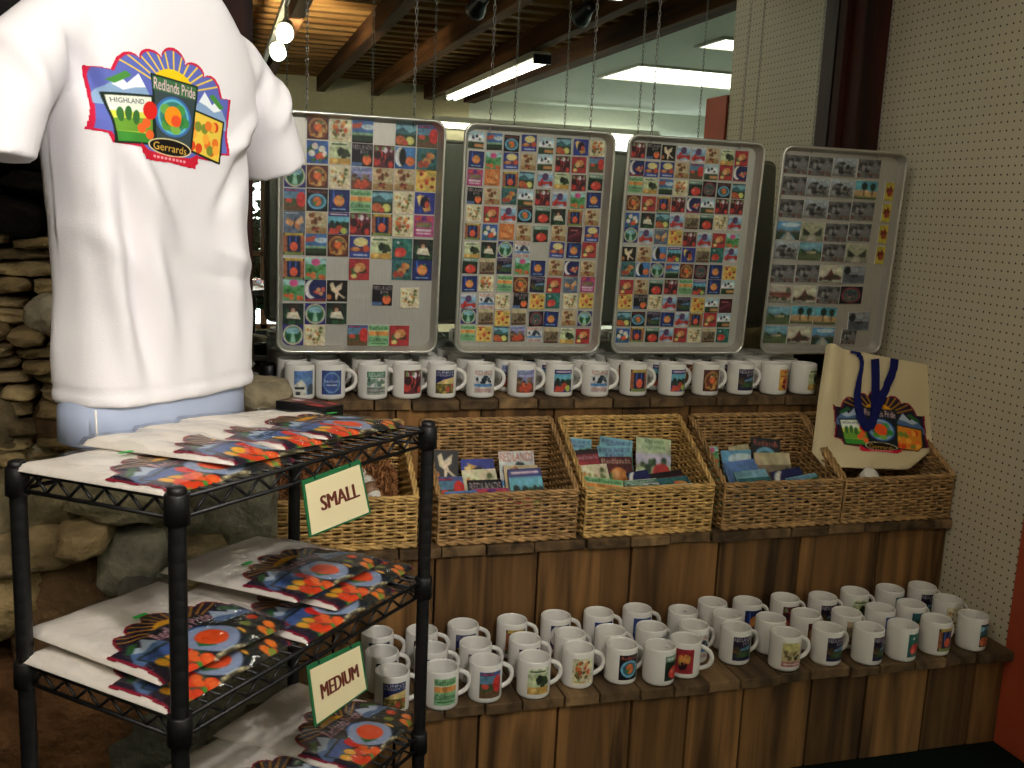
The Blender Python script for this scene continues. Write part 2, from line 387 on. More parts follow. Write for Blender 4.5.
DES = {
 'burst': ['5c2a20', ('e', .5, .5, .43, .43, 'b8823c'), ('e', .5, .5, .34, .34, '7a3a20'), ('n', .2, .55, .8, .8, 9, .1, ['e8902a', 'd8b050', '8a4a20'], 1), ('e', .5, .46, .18, .18, 'ee6c18'), ('n', .25, .2, .75, .32, 8, .06, ['d8c080', '6a7a3a'], 2)],
 'floral': ['e6deb0', ('n', .15, .15, .8, .8, 16, .07, ['5f7a3a', '86994c', '7a5a34'], 3), ('n', .2, .15, .75, .6, 7, .1, ['e87424', 'd8541c', 'e8a040'], 4), ('r', .1, .88, .6, .94, 'b8a860')],
 'skyfield': ['3f74b4', ('p', [(0, .2), (.5, .1), (.4, .35), (0, .4)], 'd0583a'), ('e', .75, .3, .3, .12, 'cfe0e8'), ('r', 0, .55, 1, .68, '8fb88a'), ('r', 0, .66, 1, 1, '23381f'), ('r', 0, .9, 1, 1, '15170f')],
 'lake': ['2a4a52', ('r', 0, .1, 1, .5, '7fbac4'), ('p', [(0, .35), (.35, .2), (.7, .42), (1, .3), (1, .55), (0, .55)], '3c6a74'), ('r', 0, .5, 1, 1, '33442a'), ('e', .25, .76, .24, .2, 'd86a34'), ('e', .7, .76, .2, .18, 'd2d46a'), ('e', .48, .86, .13, .12, 'b9402a')],
 'redroad': ['5a8aa8', ('r', 0, .0, 1, .16, '4a5a8a'), ('r', 0, .45, 1, 1, '6a5030'), ('e', .3, .6, .3, .14, '3f5a34'), ('e', .8, .48, .22, .32, 'd8281c'), ('e', .25, .55, .16, .1, 'c8442a'), tt('Royal', .1, .04, .6, .16, 'c82a4a')],
 'blossom': ['2a5fae', ('n', .1, .15, .9, .9, 10, .12, ['3f7a3c', '2c5c34', 'e0dccc'], 5), ('n', .15, .2, .85, .8, 9, .13, ['e85a24', 'efe9d8', 'd8402a'], 6)],
 'oaktree': ['c9d7a0', ('r', 0, 0, 1, .22, 'dfe6b8'), ('n', .45, .35, .9, .7, 14, .13, ['2a3322', '3b4a2a'], 7), ('r', 0, .72, 1, 1, 'd7a444'), ('e', .3, .86, .16, .1, 'e8c060'), tt('Valley', .1, .05, .8, .2, '4f7a4a')],
 'joy': ['17141a', tt('REDLANDS', .06, .08, .94, .26, 'e8d8d4'), tt('JOY', .4, .3, .8, .46, 'e8d8d4'), ('r', 0, .82, .5, 1, '4a6a9a'), ('e', .72, .7, .2, .22, 'ee6a22'), ('p', [(.5, .55), (.8, .42), (.75, .56)], '3f7a3c')],
 'berries': ['6a2530', ('n', .1, .1, .9, .35, 10, .1, ['c8a8b8', 'd8d0d0', '6a8a4a'], 8), ('n', .1, .3, .9, .9, 9, .17, ['e0452a', 'c8301f', '3a1a1c'], 9)],
 'pelican': ['3a82c4', ('r', 0, .7, 1, 1, '2a62a8'), ('e', .28, .45, .26, .42, 'eceee8'), ('e', .38, .45, .16, .38, '14181a'), ('e', .74, .62, .22, .2, 'e8742a')],
 'tealfruit': ['2f6a70', ('n', .1, .1, .9, .9, 18, .1, ['2a5a4a', '3f8078', '284a44'], 10), ('n', .2, .25, .8, .8, 7, .15, ['c86a34', 'b84a2c', 'd89a4a'], 11)],
 'avenue': ['2f2a78', ('e', .5, .5, .46, .46, 'd8d2a8'), ('e', .5, .5, .39, .39, '2f7a54'), ('e', .5, .32, .3, .16, '8fc4d0'), ('p', [(.46, .4), (.54, .4), (.62, .86), (.38, .86)], '9ac8b0'), ('p', [(.14, .5), (.44, .42), (.3, .85)], '1f5a34'), ('p', [(.86, .5), (.56, .42), (.7, .85)], '1f5a34')],
 'ringorange': ['14161a', tt('Redlands', .1, .06, .9, .2, 'd85a44'), ('e', .5, .56, .42, .34, '6ab4d4'), ('e', .5, .56, .32, .25, '2f6a7a'), ('e', .5, .56, .19, .2, 'ee7422'), ('p', [(.3, .62), (.5, .5), (.42, .74)], '3f8a3c')],
 'greenband': ['8cc488', ('r', 0, .3, 1, .5, 'e89a3c'), ('r', 0, .26, 1, .3, 'dfe8b8'), tt('Redlands', .06, .06, .94, .24, '2a6a34'), tt('California', .06, .58, .94, .78, '1f5a3a'), ('r', .15, .84, .85, .9, '3a7a4a')],
 'butterfly': ['5f7286', ('p', [(.5, .5), (.18, .3), (.1, .55), (.35, .7)], 'd8985a'), ('p', [(.5, .5), (.85, .2), (.92, .5), (.62, .65)], 'e0b07a'), ('p', [(.5, .52), (.75, .6), (.72, .88), (.52, .7)], 'c87a44'), ('l', .45, .8, .55, .35, .05, '3a2a22'), tt('Papillon', .1, .06, .7, .16, 'd8dce0')],
 'rider': ['cdb98a', ('r', 0, .7, 1, 1, 'b08a54'), ('n', .25, .15, .65, .5, 9, .1, ['7a4a24', '9a5a34', '5a3a20'], 12), ('n', .35, .4, .6, .9, 8, .07, ['5a2f1c', 'a84a2a'], 13), ('r', .55, .52, .95, .6, 'e0d2a8')],
 'winged': ['1a130f', ('p', [(.15, .2), (.3, .1), (.4, .35), (.75, .12), (.7, .42), (.55, .5), (.62, .62), (.9, .8), (.8, .85), (.55, .66), (.5, .92), (.42, .9), (.42, .62), (.22, .5)], 'dcc9a4'), ('e', .12, .78, .12, .12, 'c8742a')],
 'magenta': ['b03a7a', ('r', .1, .1, .9, .24, 'd84a3a'), ('e', .5, .16, .14, .12, '6a2a7a'), ('r', .14, .34, .86, .56, '4a8a5a'), tt('PRIDE', .18, .36, .82, .54, 'e84a3a'), ('r', .14, .64, .86, .74, 'e8dada'), ('r', .14, .8, .86, .86, 'e0c8d0')],
 'framed': ['3a2a20', ('r', .08, 0, .92, .14, 'c8a83a'), ('r', .08, .86, .92, 1, '8aa04a'), ('r', .0, .14, .2, .86, 'b0623a'), ('r', .8, .14, 1, .86, 'b0623a'), ('r', .2, .16, .8, .84, '15204a'), ('p', [(.3, .16), (.36, .16), (.34, .6), (.3, .6)], '3a6ac8'), ('p', [(.56, .16), (.64, .16), (.6, .5), (.56, .5)], '3a6ac8'), ('e', .5, .62, .18, .2, 'ee5a26')],
 'peach': ['a02a2c', ('r', .06, .06, .94, .94, 'b4282c'), ('n', .2, .5, .8, .78, 8, .11, ['2f4a2a', '3f6a34', '4a2a1c'], 14), ('e', .55, .4, .26, .2, 'f0a050'), ('e', .4, .5, .16, .14, 'e8b878'), ('e', .26, .8, .14, .1, 'e8d070')],
 'rose': ['5fa86a', ('r', 0, 0, 1, .3, '9ad0c8'), ('e', .5, .2, .2, .16, 'd84a8a'), ('n', .1, .35, .9, .6, 10, .1, ['2f7a3a', '4a9a4a'], 15), ('n', .15, .72, .85, .92, 7, .13, ['e85a1c', 'ee7a2a'], 16)],
 'girl': ['24382a', ('n', .05, .1, .95, .95, 18, .12, ['1f4a2a', '2f5a34', '15261c'], 17), ('e', .5, .25, .24, .2, '3a2a22'), ('p', [(.25, .45), (.7, .4), (.85, .75), (.2, .7)], 'd8d2b8'), ('e', .5, .34, .1, .1, 'c89a74')],
 'snow': ['b4d4e4', ('p', [(0, .5), (.2, .2), (.4, .4), (.6, .12), (1, .42), (1, .6), (0, .6)], 'eef2f2'), ('n', .15, .25, .8, .45, 6, .08, ['3a4a54', '2a3a44'], 18), ('r', 0, .6, 1, 1, '2f4a28'), ('r', .4, .72, 1, .9, 'c8864a')],
 'cloud': ['2b3a8c', ('e', .55, .28, .34, .2, 'ead88a'), ('r', 0, .55, 1, .7, '8a3a3a'), ('e', .8, .56, .14, .16, 'e0552a'), ('e', .3, .6, .2, .1, 'd8883a'), ('r', 0, .74, 1, 1, '36469a'), tt('Sunset', .2, .78, .85, .94, 'c8d4e8')],
 'navyorange': ['14204f', ('r', .06, .06, .94, .94, '1a2c70'), ('p', [(.2, .05), (.28, .05), (.3, .6), (.22, .6)], '2f6ad0'), ('e', .5, .5, .24, .24, 'f08a24'), ('e', .5, .5, .17, .17, 'f6a848'), ('p', [(.5, .28), (.72, .2), (.6, .34)], '3f8a4a'), tt('ORANGE', .2, .8, .8, .92, '8ab0e0')],
 'moon': ['1d2560', ('e', .3, .45, .3, .42, 'eceae0'), ('e', .46, .42, .28, .38, '1d2560'), ('n', .45, .45, .9, .7, 6, .1, ['d85a44', 'e8a06a', 'd8c8c8'], 19), ('r', 0, .88, 1, 1, '8a2a34')],
 'masks': ['2a3a9a', ('p', [(.2, .1), (.7, .25), (.8, .8), (.5, .9), (.35, .6)], 'd8a04a'), ('e', .5, .45, .22, .26, '221a34'), ('e', .6, .55, .1, .16, 'd84a2a'), ('p', [(.1, .2), (.3, .15), (.25, .7)], 'e8c870')],
 'orangetag': ['d8782c', ('e', .5, .5, .4, .36, 'e8984a'), ('n', .2, .25, .8, .75, 7, .12, ['ec8a30', 'd86a24', 'f0b060'], 20), ('r', .2, .85, .8, .92, '8a6a34')],
 'redcar': ['8ab4d4', ('r', 0, 0, 1, .18, 'd8dce4'), ('e', .5, .3, .2, .22, '5a3a6a'), ('n', .1, .55, .9, .8, 9, .13, ['d0301f', 'b02418', 'e8553a'], 21), ('r', 0, .88, 1, 1, 'd8c8c0')],
 'sepia': ['8a7a5a', ('r', 0, 0, 1, .25, 'c8b88a'), ('n', .1, .35, .9, .75, 12, .1, ['4a3a28', '6a5438', '3a2a20'], 22), ('r', 0, .85, 1, 1, '5a3a2a')],
 'yellowred': ['e0c050', ('n', .2, .2, .85, .8, 14, .1, ['c8381f', 'e06a24', '8a2418', 'd89a34'], 23), ('r', .1, .05, .5, .12, 'b04a2a')],
 'cream': ['e4d8b0', ('n', .15, .15, .85, .85, 20, .07, ['7a8a4a', 'b09a5a', 'd88a34', '5a6a34'], 24)],
 'darkred': ['4a1420', ('l', .1, .7, .9, .3, .05, 'a84a5a', 1), ('l', .1, .85, .9, .45, .04, '8a2a3a', 1), tt('Bird', .2, .15, .7, .35, 'c86a6a')],
 'bridge': ['d8dcd8', ('n', .1, .3, .9, .55, 12, .09, ['1c2430', '2a3a4a'], 25), ('r', 0, .6, 1, .72, '4a8ac0'), ('r', 0, .72, 1, 1, 'c8c4bc'), tt('REDLANDS', .05, .04, .95, .22, 'c8503a'), tt('CALIFORNIA', .08, .8, .92, .94, 'b8402f')],
 'grove': ['3a3a7a', tt('Highland', .1, .04, .9, .16, 'e0c8d0'), ('r', 0, .2, 1, .5, '5fb4c4'), ('n', .1, .45, .95, .6, 12, .09, ['1a2c1c', '2a4a2a'], 26), ('r', 0, .6, 1, .7, '2a3a20'), ('n', .05, .7, .55, .95, 5, .13, ['e0552a', 'd0401f'], 27), ('e', .75, .82, .16, .14, 'b8c84a')],
 'homestead': ['8a8ab0', ('r', 0, 0, 1, .3, '9aa4cc'), ('n', .05, .35, .95, .6, 14, .09, ['6a4a3a', '8a7a5a', '4a3a34'], 28), ('r', 0, .6, 1, 1, '7a4a34'), ('n', .05, .7, .8, .95, 6, .15, ['e8622a', 'd84a1f'], 29), tt('REDLANDS', .08, .06, .92, .2, '3a3a6a')],
 'sunny': ['1c2660', tt('SUNNY', .06, .05, .94, .15, 'e8e4d8'), tt('HEIGHTS', .06, .17, .94, .26, 'e8e4d8'), ('p', [(0, .6), (.4, .4), (1, .3), (1, .6)], 'd8c070'), ('r', 0, .58, 1, 1, '6a5a2a'), ('n', .05, .65, .95, .95, 12, .1, ['b8a03a', '8a7a2a', 'c84a2a'], 30)],
 'lithograph': ['d8d8cc', ('r', .0, .05, 1, .3, '4f8a6a'), tt('REDLANDS', .1, .1, .9, .26, 'e0e4d8'), ('n', .1, .38, .9, .6, 12, .1, ['6a8a7a', '8aa494', '4a6a5a'], 31), ('r', 0, .66, 1, 1, '9a9a92'), ('r', .05, .72, .95, .76, '5a6a62'), ('r', .05, .86, .95, .9, '5a6a62')],
 'globe': ['2f4a94', ('e', .5, .5, .42, .44, '6a94c4'), ('e', .5, .5, .34, .36, '3a5aa4'), tt('Redlands', .15, .38, .85, .5, 'cfdcec'), tt('Club', .25, .54, .75, .66, 'cfdcec')],
 'house': ['6a94cc', ('r', 0, .0, 1, .3, '5a84c4'), ('p', [(0, .6), (.35, .35), (.6, .6), (.6, 1), (0, 1)], 'd8d4c4'), ('r', .05, .66, .5, .76, '2a2c34'), ('r', .1, .85, .3, 1, '3a3c44'), ('e', .85, .8, .2, .25, '4a5a6a')],
 'tomato': ['1c2a22', ('r', 0, 0, 1, .25, '7aa08a'), tt('Royal', .1, .06, .7, .2, 'e0e4d8'), ('n', .1, .3, .9, .5, 8, .1, ['2f5a34', '1f3a24'], 32), ('e', .55, .7, .34, .26, 'd8321c'), ('e', .4, .62, .1, .08, 'f07a5a')],
 'bouquet': ['b0202c', ('r', .1, .1, .9, .9, 'a81c28'), ('n', .25, .25, .75, .55, 9, .12, ['e8a83a', 'd88a2a', 'f0c860'], 33), ('n', .25, .55, .75, .8, 9, .08, ['241a18', '3a2a20'], 34)],
 'joyvalley': ['1c1430', tt('REDLANDS', .05, .05, .95, .2, 'e4d4dc'), tt('JOY', .45, .23, .85, .35, 'e4d4dc'), ('p', [(.5, .45), (1, .36), (1, .55), (0, .6)], '5a8aa4'), ('n', .0, .5, .45, .85, 12, .1, ['4a3a24', '2f3a20', '6a4a2a'], 35), ('p', [(.3, .65), (1, .58), (1, .85), (.2, .85)], '3a5a2c'), ('r', 0, .86, 1, 1, '201a48')],
 'arch': ['d8c888', ('n', .15, .3, .85, .65, 18, .08, ['3a3424', '8a7a4a', 'c8b078'], 36), ('e', .5, .2, .45, .18, 'd8cf7a'), ('r', 0, .78, 1, 1, 'c87a74'), tt('LEMON', .1, .82, .9, .95, 'f0d8cc')],
 'tealred': ['1f6a64', ('n', .1, .1, .9, .9, 14, .1, ['2a7a5a', '1a4a44', '3a8a7a'], 37), ('e', .42, .64, .28, .22, 'e0342a'), ('e', .3, .74, .16, .12, 'e8553a'), ('e', .3, .2, .06, .06, 'e0e4e0')],
 'yellowtall': ['e8a82a', tt('JAM', .2, .06, .8, .2, 'b8301f'), ('n', .2, .5, .8, .9, 8, .13, ['c8281c', '8a1c14', 'e0602a'], 38), ('r', .1, .3, .9, .36, 'c8501f')],
 'photo': ['a8b0b0', ('r', 0, 0, 1, .3, 'bcc8cc'), ('n', .05, .3, .95, .8, 26, .1, ['3a3c3a', '5a5c56', '8a8a82', '2a2a2a'], 39), ('r', 0, .85, 1, 1, '7a7c74')],
 'photostreet': ['7a7a76', ('n', .05, .05, .95, .9, 34, .09, ['2c2c2c', '4a4a48', '6a6a66', '9a9a94'], 40), ('n', .05, .8, .95, .95, 8, .06, ['8a4a34', 'a86a4a', '5a5a50'], 41)],
 'bluevista': ['5aa4cc', ('p', [(0, .5), (.2, .4), (.5, .5), (.8, .42), (1, .5), (1, .7), (0, .7)], '6a7a7a'), ('e', .6, .2, .4, .12, 'c8e0e8'), ('p', [(.45, .6), (.55, .6), (.8, 1), (.2, 1)], 'b8b8a8'), ('p', [(0, .55), (.4, .6), (.15, 1), (0, 1)], '3a4a34'), ('p', [(1, .55), (.6, .6), (.85, 1), (1, 1)], '3a4a34')],
 'meadow': ['7ab4c4', ('r', 0, .4, 1, .55, '6a8a94'), ('r', 0, .55, 1, 1, '5a6a44'), ('n', .05, .4, .95, .6, 12, .08, ['2f4a34', '3a5a3c'], 42), ('r', .35, .5, .75, .6, 'd0b88a')],
 'palmhotel': ['5ab0c0', ('r', 0, .55, 1, .85, 'd8b070'), ('r', .05, .5, .6, .6, 'e8d0a0'), ('e', .42, .3, .13, .2, '1f3a2c'), ('e', .78, .32, .12, .2, '1f3a2c'), ('r', .4, .4, .44, .8, '3a2a1c'), ('r', .76, .4, .8, .8, '3a2a1c'), ('r', 0, .85, 1, 1, '5a6a44')],
 'church': ['d8d4b8', ('p', [(.1, .75), (.35, .55), (.5, .2), (.62, .5), (.9, .6), (.95, .8), (.1, .8)], '6a4438'), ('n', .0, .6, 1, .85, 16, .08, ['3a3a2a', '4a4a34', '5a3a30'], 43), ('r', 0, .85, 1, 1, '9a9a8a')],
 'palmroad': ['b8b894', ('p', [(.1, .3), (.45, .6), (.1, .9)], '3a4034'), ('p', [(.9, .25), (.55, .6), (.9, .9)], '3a4034'), ('r', 0, .7, 1, 1, '8a8a70'), ('p', [(.45, .62), (.55, .62), (.75, 1), (.25, 1)], 'b0ac98')],
 'redhouse': ['c4b8a8', ('r', .05, .4, .95, .6, '7a3a30'), ('r', .1, .55, .9, .7, '9a5a48'), ('n', .0, .65, 1, .8, 12, .07, ['3a4a30', '5a5a44'], 44), ('r', 0, .82, 1, 1, '8a8a7a'), ('e', .8, .3, .1, .16, '6a6a5a')],
 'wreath': ['15121a', ('e', .5, .5, .42, .44, '8a3a4a'), ('e', .5, .5, .32, .33, '4a6a5a'), ('e', .5, .5, .2, .2, '3a4a5a'), ('n', .15, .2, .85, .8, 12, .06, ['c86a5a', 'd8a08a', '3a5a3a'], 45)],
 'seaside': ['8a9094', ('r', .05, .08, .95, .5, '9aa0a6'), ('e', .2, .3, .14, .22, '24282a'), ('r', .05, .5, .95, .92, '5a6068'), ('e', .5, .56, .2, .06, '2c3034')],
 'yellowcard': ['c8b428', ('n', .3, .25, .8, .8, 9, .14, ['8a2418', 'b8481c', '5a1c14'], 46)],
}
WORDS = dict(burst='orange burst on maroon', floral='orange branch on cream', skyfield='blue sky over dark field', lake='teal lake with fruit', redroad='red tree by a road',
 blossom='oranges and blossom on blue', oaktree='dark oak on pale green', joy='single orange on black', berries='red fruit on dark plum', pelican='white bird on blue', tealfruit='fruit cluster on teal',
 avenue='round green avenue on violet', ringorange='orange in a blue ring', greenband='orange band on green', butterfly='tan butterfly on slate', rider='brown rider on tan', winged='winged horse on black',
 magenta='magenta label with bands', framed='orange in an ornate frame', peach='peaches on red', rose='pink rose over oranges', girl='pale dress on dark green', snow='snowy peak over green', cloud='yellow cloud on blue',
 navyorange='glowing orange on navy', moon='white moon on navy', masks='gold figures on blue', orangetag='plain orange label', redcar='red flowers on pale blue', sepia='sepia town view', yellowred='red flowers on yellow',
 cream='pale leaf pattern on cream', darkred='dark red label', bridge='blue skyline on white', grove='orange grove under blue sky', homestead='oranges before brown hills', sunny='gold hills on navy', lithograph='grey green town view',
 globe='round blue emblem', house='white house on blue', tomato='red tomato on dark', bouquet='yellow bouquet on red', joyvalley='green valley on black', arch='pale arch over pink', tealred='red fruit on teal',
 yellowtall='red fruit on yellow', photo='grey view', photostreet='dark grey street view', bluevista='road under blue sky', meadow='green meadow view', palmhotel='tan building with palms', church='red church tower', palmroad='tan palm road',
 redhouse='red roofed house', wreath='round wreath on black', seaside='grey seaside view', yellowcard='red flower on yellow')
_pic = {}
def picture(name, w, h):
    k = (name, w, h)
    if k not in _pic: _pic[k] = paint(DES[name], w, h)
    return _pic[k]
def grid_print(img, fn, mb=None, alpha=None):
    """lay a picture on a surface: fn(u,v) gives the point, v runs downward"""
    a = img; h, w = a.shape[:2]
    mb = mb or MB(); vs = []; cs = []; fs = []
    for j in range(h):
        for i in range(w):
            vs.append(fn(i/(w-1), j/(h-1))); cs.append(tuple(a[j, i]))
    ok = (lambda j, i: True) if alpha is None else (lambda j, i: alpha[j, i] > .45 and alpha[j+1, i] > .45 and alpha[j, i+1] > .45 and alpha[j+1, i+1] > .45)
    for j in range(h-1):
        for i in range(w-1):
            if ok(j, i): fs.append((j*w+i, (j+1)*w+i, (j+1)*w+i+1, j*w+i+1))
    used = sorted({q for f in fs for q in f}); mp = {q: n for n, q in enumerate(used)}
    mb.add([vs[q] for q in used], [tuple(mp[q] for q in f) for f in fs], [cs[q] for q in used])
    return mb

# the badge printed on the shirts and the tote
def emblem(w, h, dark=False):
    c = Canvas(w, h, 3)
    def arc(cx, cy, rx, ry, a0, a1, n=10): return [(cx+rx*math.cos(math.radians(a0+(a1-a0)*i/n)), cy-ry*math.sin(math.radians(a0+(a1-a0)*i/n))) for i in range(n+1)]
    P = [(.0, .30)]+[(.08, .31), (.11, .20)]+arc(.19, .21, .07, .07, 160, 40)+arc(.33, .16, .09, .09, 170, 35)+arc(.5, .12, .105, .12, 165, 15)+arc(.67, .16, .09, .09, 145, 10)+arc(.81, .21, .07, .07, 140, 20)+[(.89, .20), (.92, .31), (1, .30), (.985, .62), (1, .82), (.93, .83), (.90, .90), (.72, .90), (.72, 1.0), (.5, .97), (.28, 1.0), (.28, .90), (.10, .90), (.07, .83), (0, .82), (.015, .62)]
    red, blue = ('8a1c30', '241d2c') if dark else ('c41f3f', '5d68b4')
    c.poly(P, red)
    Q = [(.5+(x-.5)*.955, .52+(y-.52)*.945) for x, y in P]
    c.poly(Q, blue)
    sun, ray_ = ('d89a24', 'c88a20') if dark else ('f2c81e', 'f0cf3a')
    inner = c.inpoly(Q)
    for k in range(13):
        a = math.radians(28+k*124/12)
        keep = c.a.copy(), c.al.copy()
        c.line(.5, .40, .5+.62*math.cos(a), .40-.55*math.sin(a), .012, ray_)
        c.a[~inner] = keep[0][~inner]; c.al[~inner] = keep[1][~inner]
    c.ell(.5, .36, .17, .17, sun)
    for sx in (1, -1):
        f = lambda p: [(.5+sx*(x-.5), y) for x, y in p]
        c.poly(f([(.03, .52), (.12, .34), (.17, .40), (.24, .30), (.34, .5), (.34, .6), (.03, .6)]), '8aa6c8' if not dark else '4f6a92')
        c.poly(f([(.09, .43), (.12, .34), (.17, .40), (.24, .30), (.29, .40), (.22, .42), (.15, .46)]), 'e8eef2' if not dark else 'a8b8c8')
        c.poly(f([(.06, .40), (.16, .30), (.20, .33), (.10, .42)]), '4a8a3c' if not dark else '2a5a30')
    # left label
    c.poly([(.06, .50), (.34, .45), (.38, .86), (.11, .90)], '1d2a20'); c.poly([(.075, .52), (.33, .47), (.365, .845), (.125, .88)], '26302c' if dark == 1 else 'd5d64e')
    c.poly([(.075, .52), (.33, .47), (.34, .60), (.09, .64)], '3f5a94' if dark == 1 else 'e4ead8'); c.poly([(.10, .70), (.35, .64), (.36, .76), (.11, .80)], '2a4a3a' if dark == 1 else '6a9a34'); c.poly([(.115, .80), (.36, .77), (.365, .845), (.125, .88)], '3f8a34')
    if dark != 1: c.text('HIGHLAND', ((.09, .535), (.28, .50), (.095, .575)), '3a3a4a')
    for x, y in ((.14, .66), (.19, .64), (.24, .66)): c.ell(x, y, .022, .06, '3a6a34')
    # right label
    c.poly([(.64, .47), (.95, .52), (.93, .92), (.61, .84)], '22281c'); c.poly([(.655, .49), (.935, .535), (.915, .895), (.625, .825)], 'e8c64a' if not dark else ('e08a28' if dark == 2 else '2c2c28'))
    g = random.Random(5)
    for i in range(16 if dark != 1 else 7): c.ell(g.uniform(.67, .89), g.uniform(.56, .83), .03, .045, ['e8782a', 'd8481f', '7a8a34', 'f0a83a'][i % 4])
    # centre label
    c.poly([(.32, .27), (.70, .27), (.67, .86), (.38, .86)], '17281f'); c.poly([(.335, .285), (.685, .285), (.655, .84), (.395, .84)], '3c4a4c' if not dark else '20242c')
    c.poly([(.335, .285), (.685, .285), (.682, .40), (.338, .40)], '3f6a44' if not dark else '2a2c30')
    c.text('Redlands Pride', ((.345, .295), (.675, .295), (.345, .39)), 'f0c8d0')
    c.ell(.51, .59, .145, .17, '3f6aa8'); c.ell(.51, .59, .125, .15, '5fb4c8' if not dark else '9ab4cc'); c.ell(.51, .59, .108, .128, '3f7f74' if not dark else '6a84a4')
    for x, y, q in ((.44, .54, '6aa84a'), (.56, .52, '4a9a4c'), (.6, .62, '3f8a44'), (.46, .67, '5a9a3c'), (.53, .69, '7ab04a')): c.ell(x, y, .04, .045, q)
    c.poly([(.42, .62), (.48, .52), (.47, .68)], '2f7a3a'); c.poly([(.6, .62), (.55, .5), (.56, .68)], '2f7a3a')
    c.ell(.505, .585, .068, .085, 'f2941e' if not dark else 'ec5a1e'); c.ell(.53, .62, .04, .05, 'e8542a')
    c.ell(.33, .58, .05, .075, 'd8281f')
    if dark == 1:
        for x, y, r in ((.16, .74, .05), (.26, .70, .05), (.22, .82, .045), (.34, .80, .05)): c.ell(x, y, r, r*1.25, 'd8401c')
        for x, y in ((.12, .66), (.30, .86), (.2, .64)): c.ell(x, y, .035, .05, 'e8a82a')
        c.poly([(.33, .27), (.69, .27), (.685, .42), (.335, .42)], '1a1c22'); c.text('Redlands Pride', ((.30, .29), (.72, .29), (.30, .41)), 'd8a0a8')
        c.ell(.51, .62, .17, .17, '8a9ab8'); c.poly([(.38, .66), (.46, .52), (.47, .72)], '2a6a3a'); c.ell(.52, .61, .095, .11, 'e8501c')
    for x, y in ((.28, .74), (.34, .78), (.31, .69)): c.ell(x, y, .03, .04, ['c8d048', 'e8642a', '4a8a34'][int(x*100) % 3])
    # oval and ribbon
    c.ell(.5, .855, .17, .075, 'e8d8a0'); c.ell(.5, .855, .16, .065, '17120f')
    c.text('Gerrards', ((.37, .825), (.63, .825), (.37, .89)), 'e8b84a')
    c.poly([(.27, .86), (.33, .91), (.5, .93), (.67, .91), (.73, .86), (.74, .95), (.68, 1.0), (.5, .985), (.32, 1.0), (.26, .95)], 'c81f34')
    for k in range(9): c.rect(.37+k*.03, .942, .39+k*.03, .962, 'e8a8b0')
    return c.out()
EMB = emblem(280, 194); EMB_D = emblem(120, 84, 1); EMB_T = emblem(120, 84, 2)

# ================================================================== THE SETTING
WX = 2.225                      # pegboard wall
def tint(): return (rnd.random(), rnd.random(), rnd.random())
m = MB(); m.box((-4.2, -8.6, -.05), (6.6, .3, 0)); struct('floor', m, M['carpet'])
m = MB(); m.box((-4.2, 0.012, 0), (WX+.1, .12, 3.0)); struct('wall_back', m, M['plaster'])
m = MB(); m.box((WX, -.99, 0), (WX+.06, .012, 3.0)); struct('wall_right', m, M['peg'])
m = MB(); m.box((WX-.012, -1.19, 0), (WX+.075, -.99, 2.05), bev=.004); struct('trim_1', m, M['red'])
m = MB()
m.box((WX-.10, -.128, .95), (WX, -.008, 3.0), tint(), bev=.004); m.box((WX-.125, -.05, .95), (WX-.10, -.008, 3.0), tint(), bev=.003)
struct('trim_2', m, M['post'])
m = MB(); m.box((-.04, -.17, 0), (.105, .0, 3.0), tint(), bev=.006); struct('trim_3', m, M['post'])
m = MB(); m.box((-4.2, -8.62, 0), (.1, -8.5, 3.0)); m.box((.1, -8.62, 1.95), (.95, -8.5, 3.0)); m.box((.1, -8.62, 0), (.95, -8.5, .02)); m.box((.95, -8.62, 0), (2.86, -8.5, 3.0))
struct('wall_front', m, M['plaster'])
m = MB(); m.box((2.86, -8.62, 0), (6.6, -8.5, 3.0)); struct('wall_front_white', m, M['white'])
m = MB(); m.box((6.5, -8.6, 0), (6.6, .3, 3.0)); m.box((WX+.06, .1, 0), (6.6, .3, 3.0)); struct('wall_side', m, M['white'])
m = MB(); m.box((-4.3, -8.6, 0), (-4.2, .3, 3.0)); struct('wall_west', m, M['plaster'])
# ceilings: open battens over beams on the left, plaster on the right
m = MB()
y = -8.5
while y < 0.0:
    m.box((-4.2, y, 2.86), (2.86, y+.10, 2.90), tint()); y += .26
m.box((-4.2, -8.6, 2.99), (2.86, .3, 3.05), tint())
struct('ceiling', m, M['lath'])
m = MB(); m.box((2.86, -8.6, 2.75), (6.6, .3, 3.05)); struct('ceiling_plaster', m, M['white'])
for i, x in enumerate((-3.1, -2.5, -1.9, -1.28, -.67, -.06, .54, 1.14, 1.75, 2.36, 2.86)):
    m = MB(); w = .045 if i < 10 else .07
    m.box((x-w, -8.5, 2.70), (x+w, .0, 2.86), tint(), bev=.004); struct('ceiling_beam', m, M['beam'])
# cable tray line on the far wall
m = MB(); m.tube([(-4.1, -8.47, 2.40), (6.4, -8.47, 2.40)], .012); struct('trim_4', m, M['mortar'])
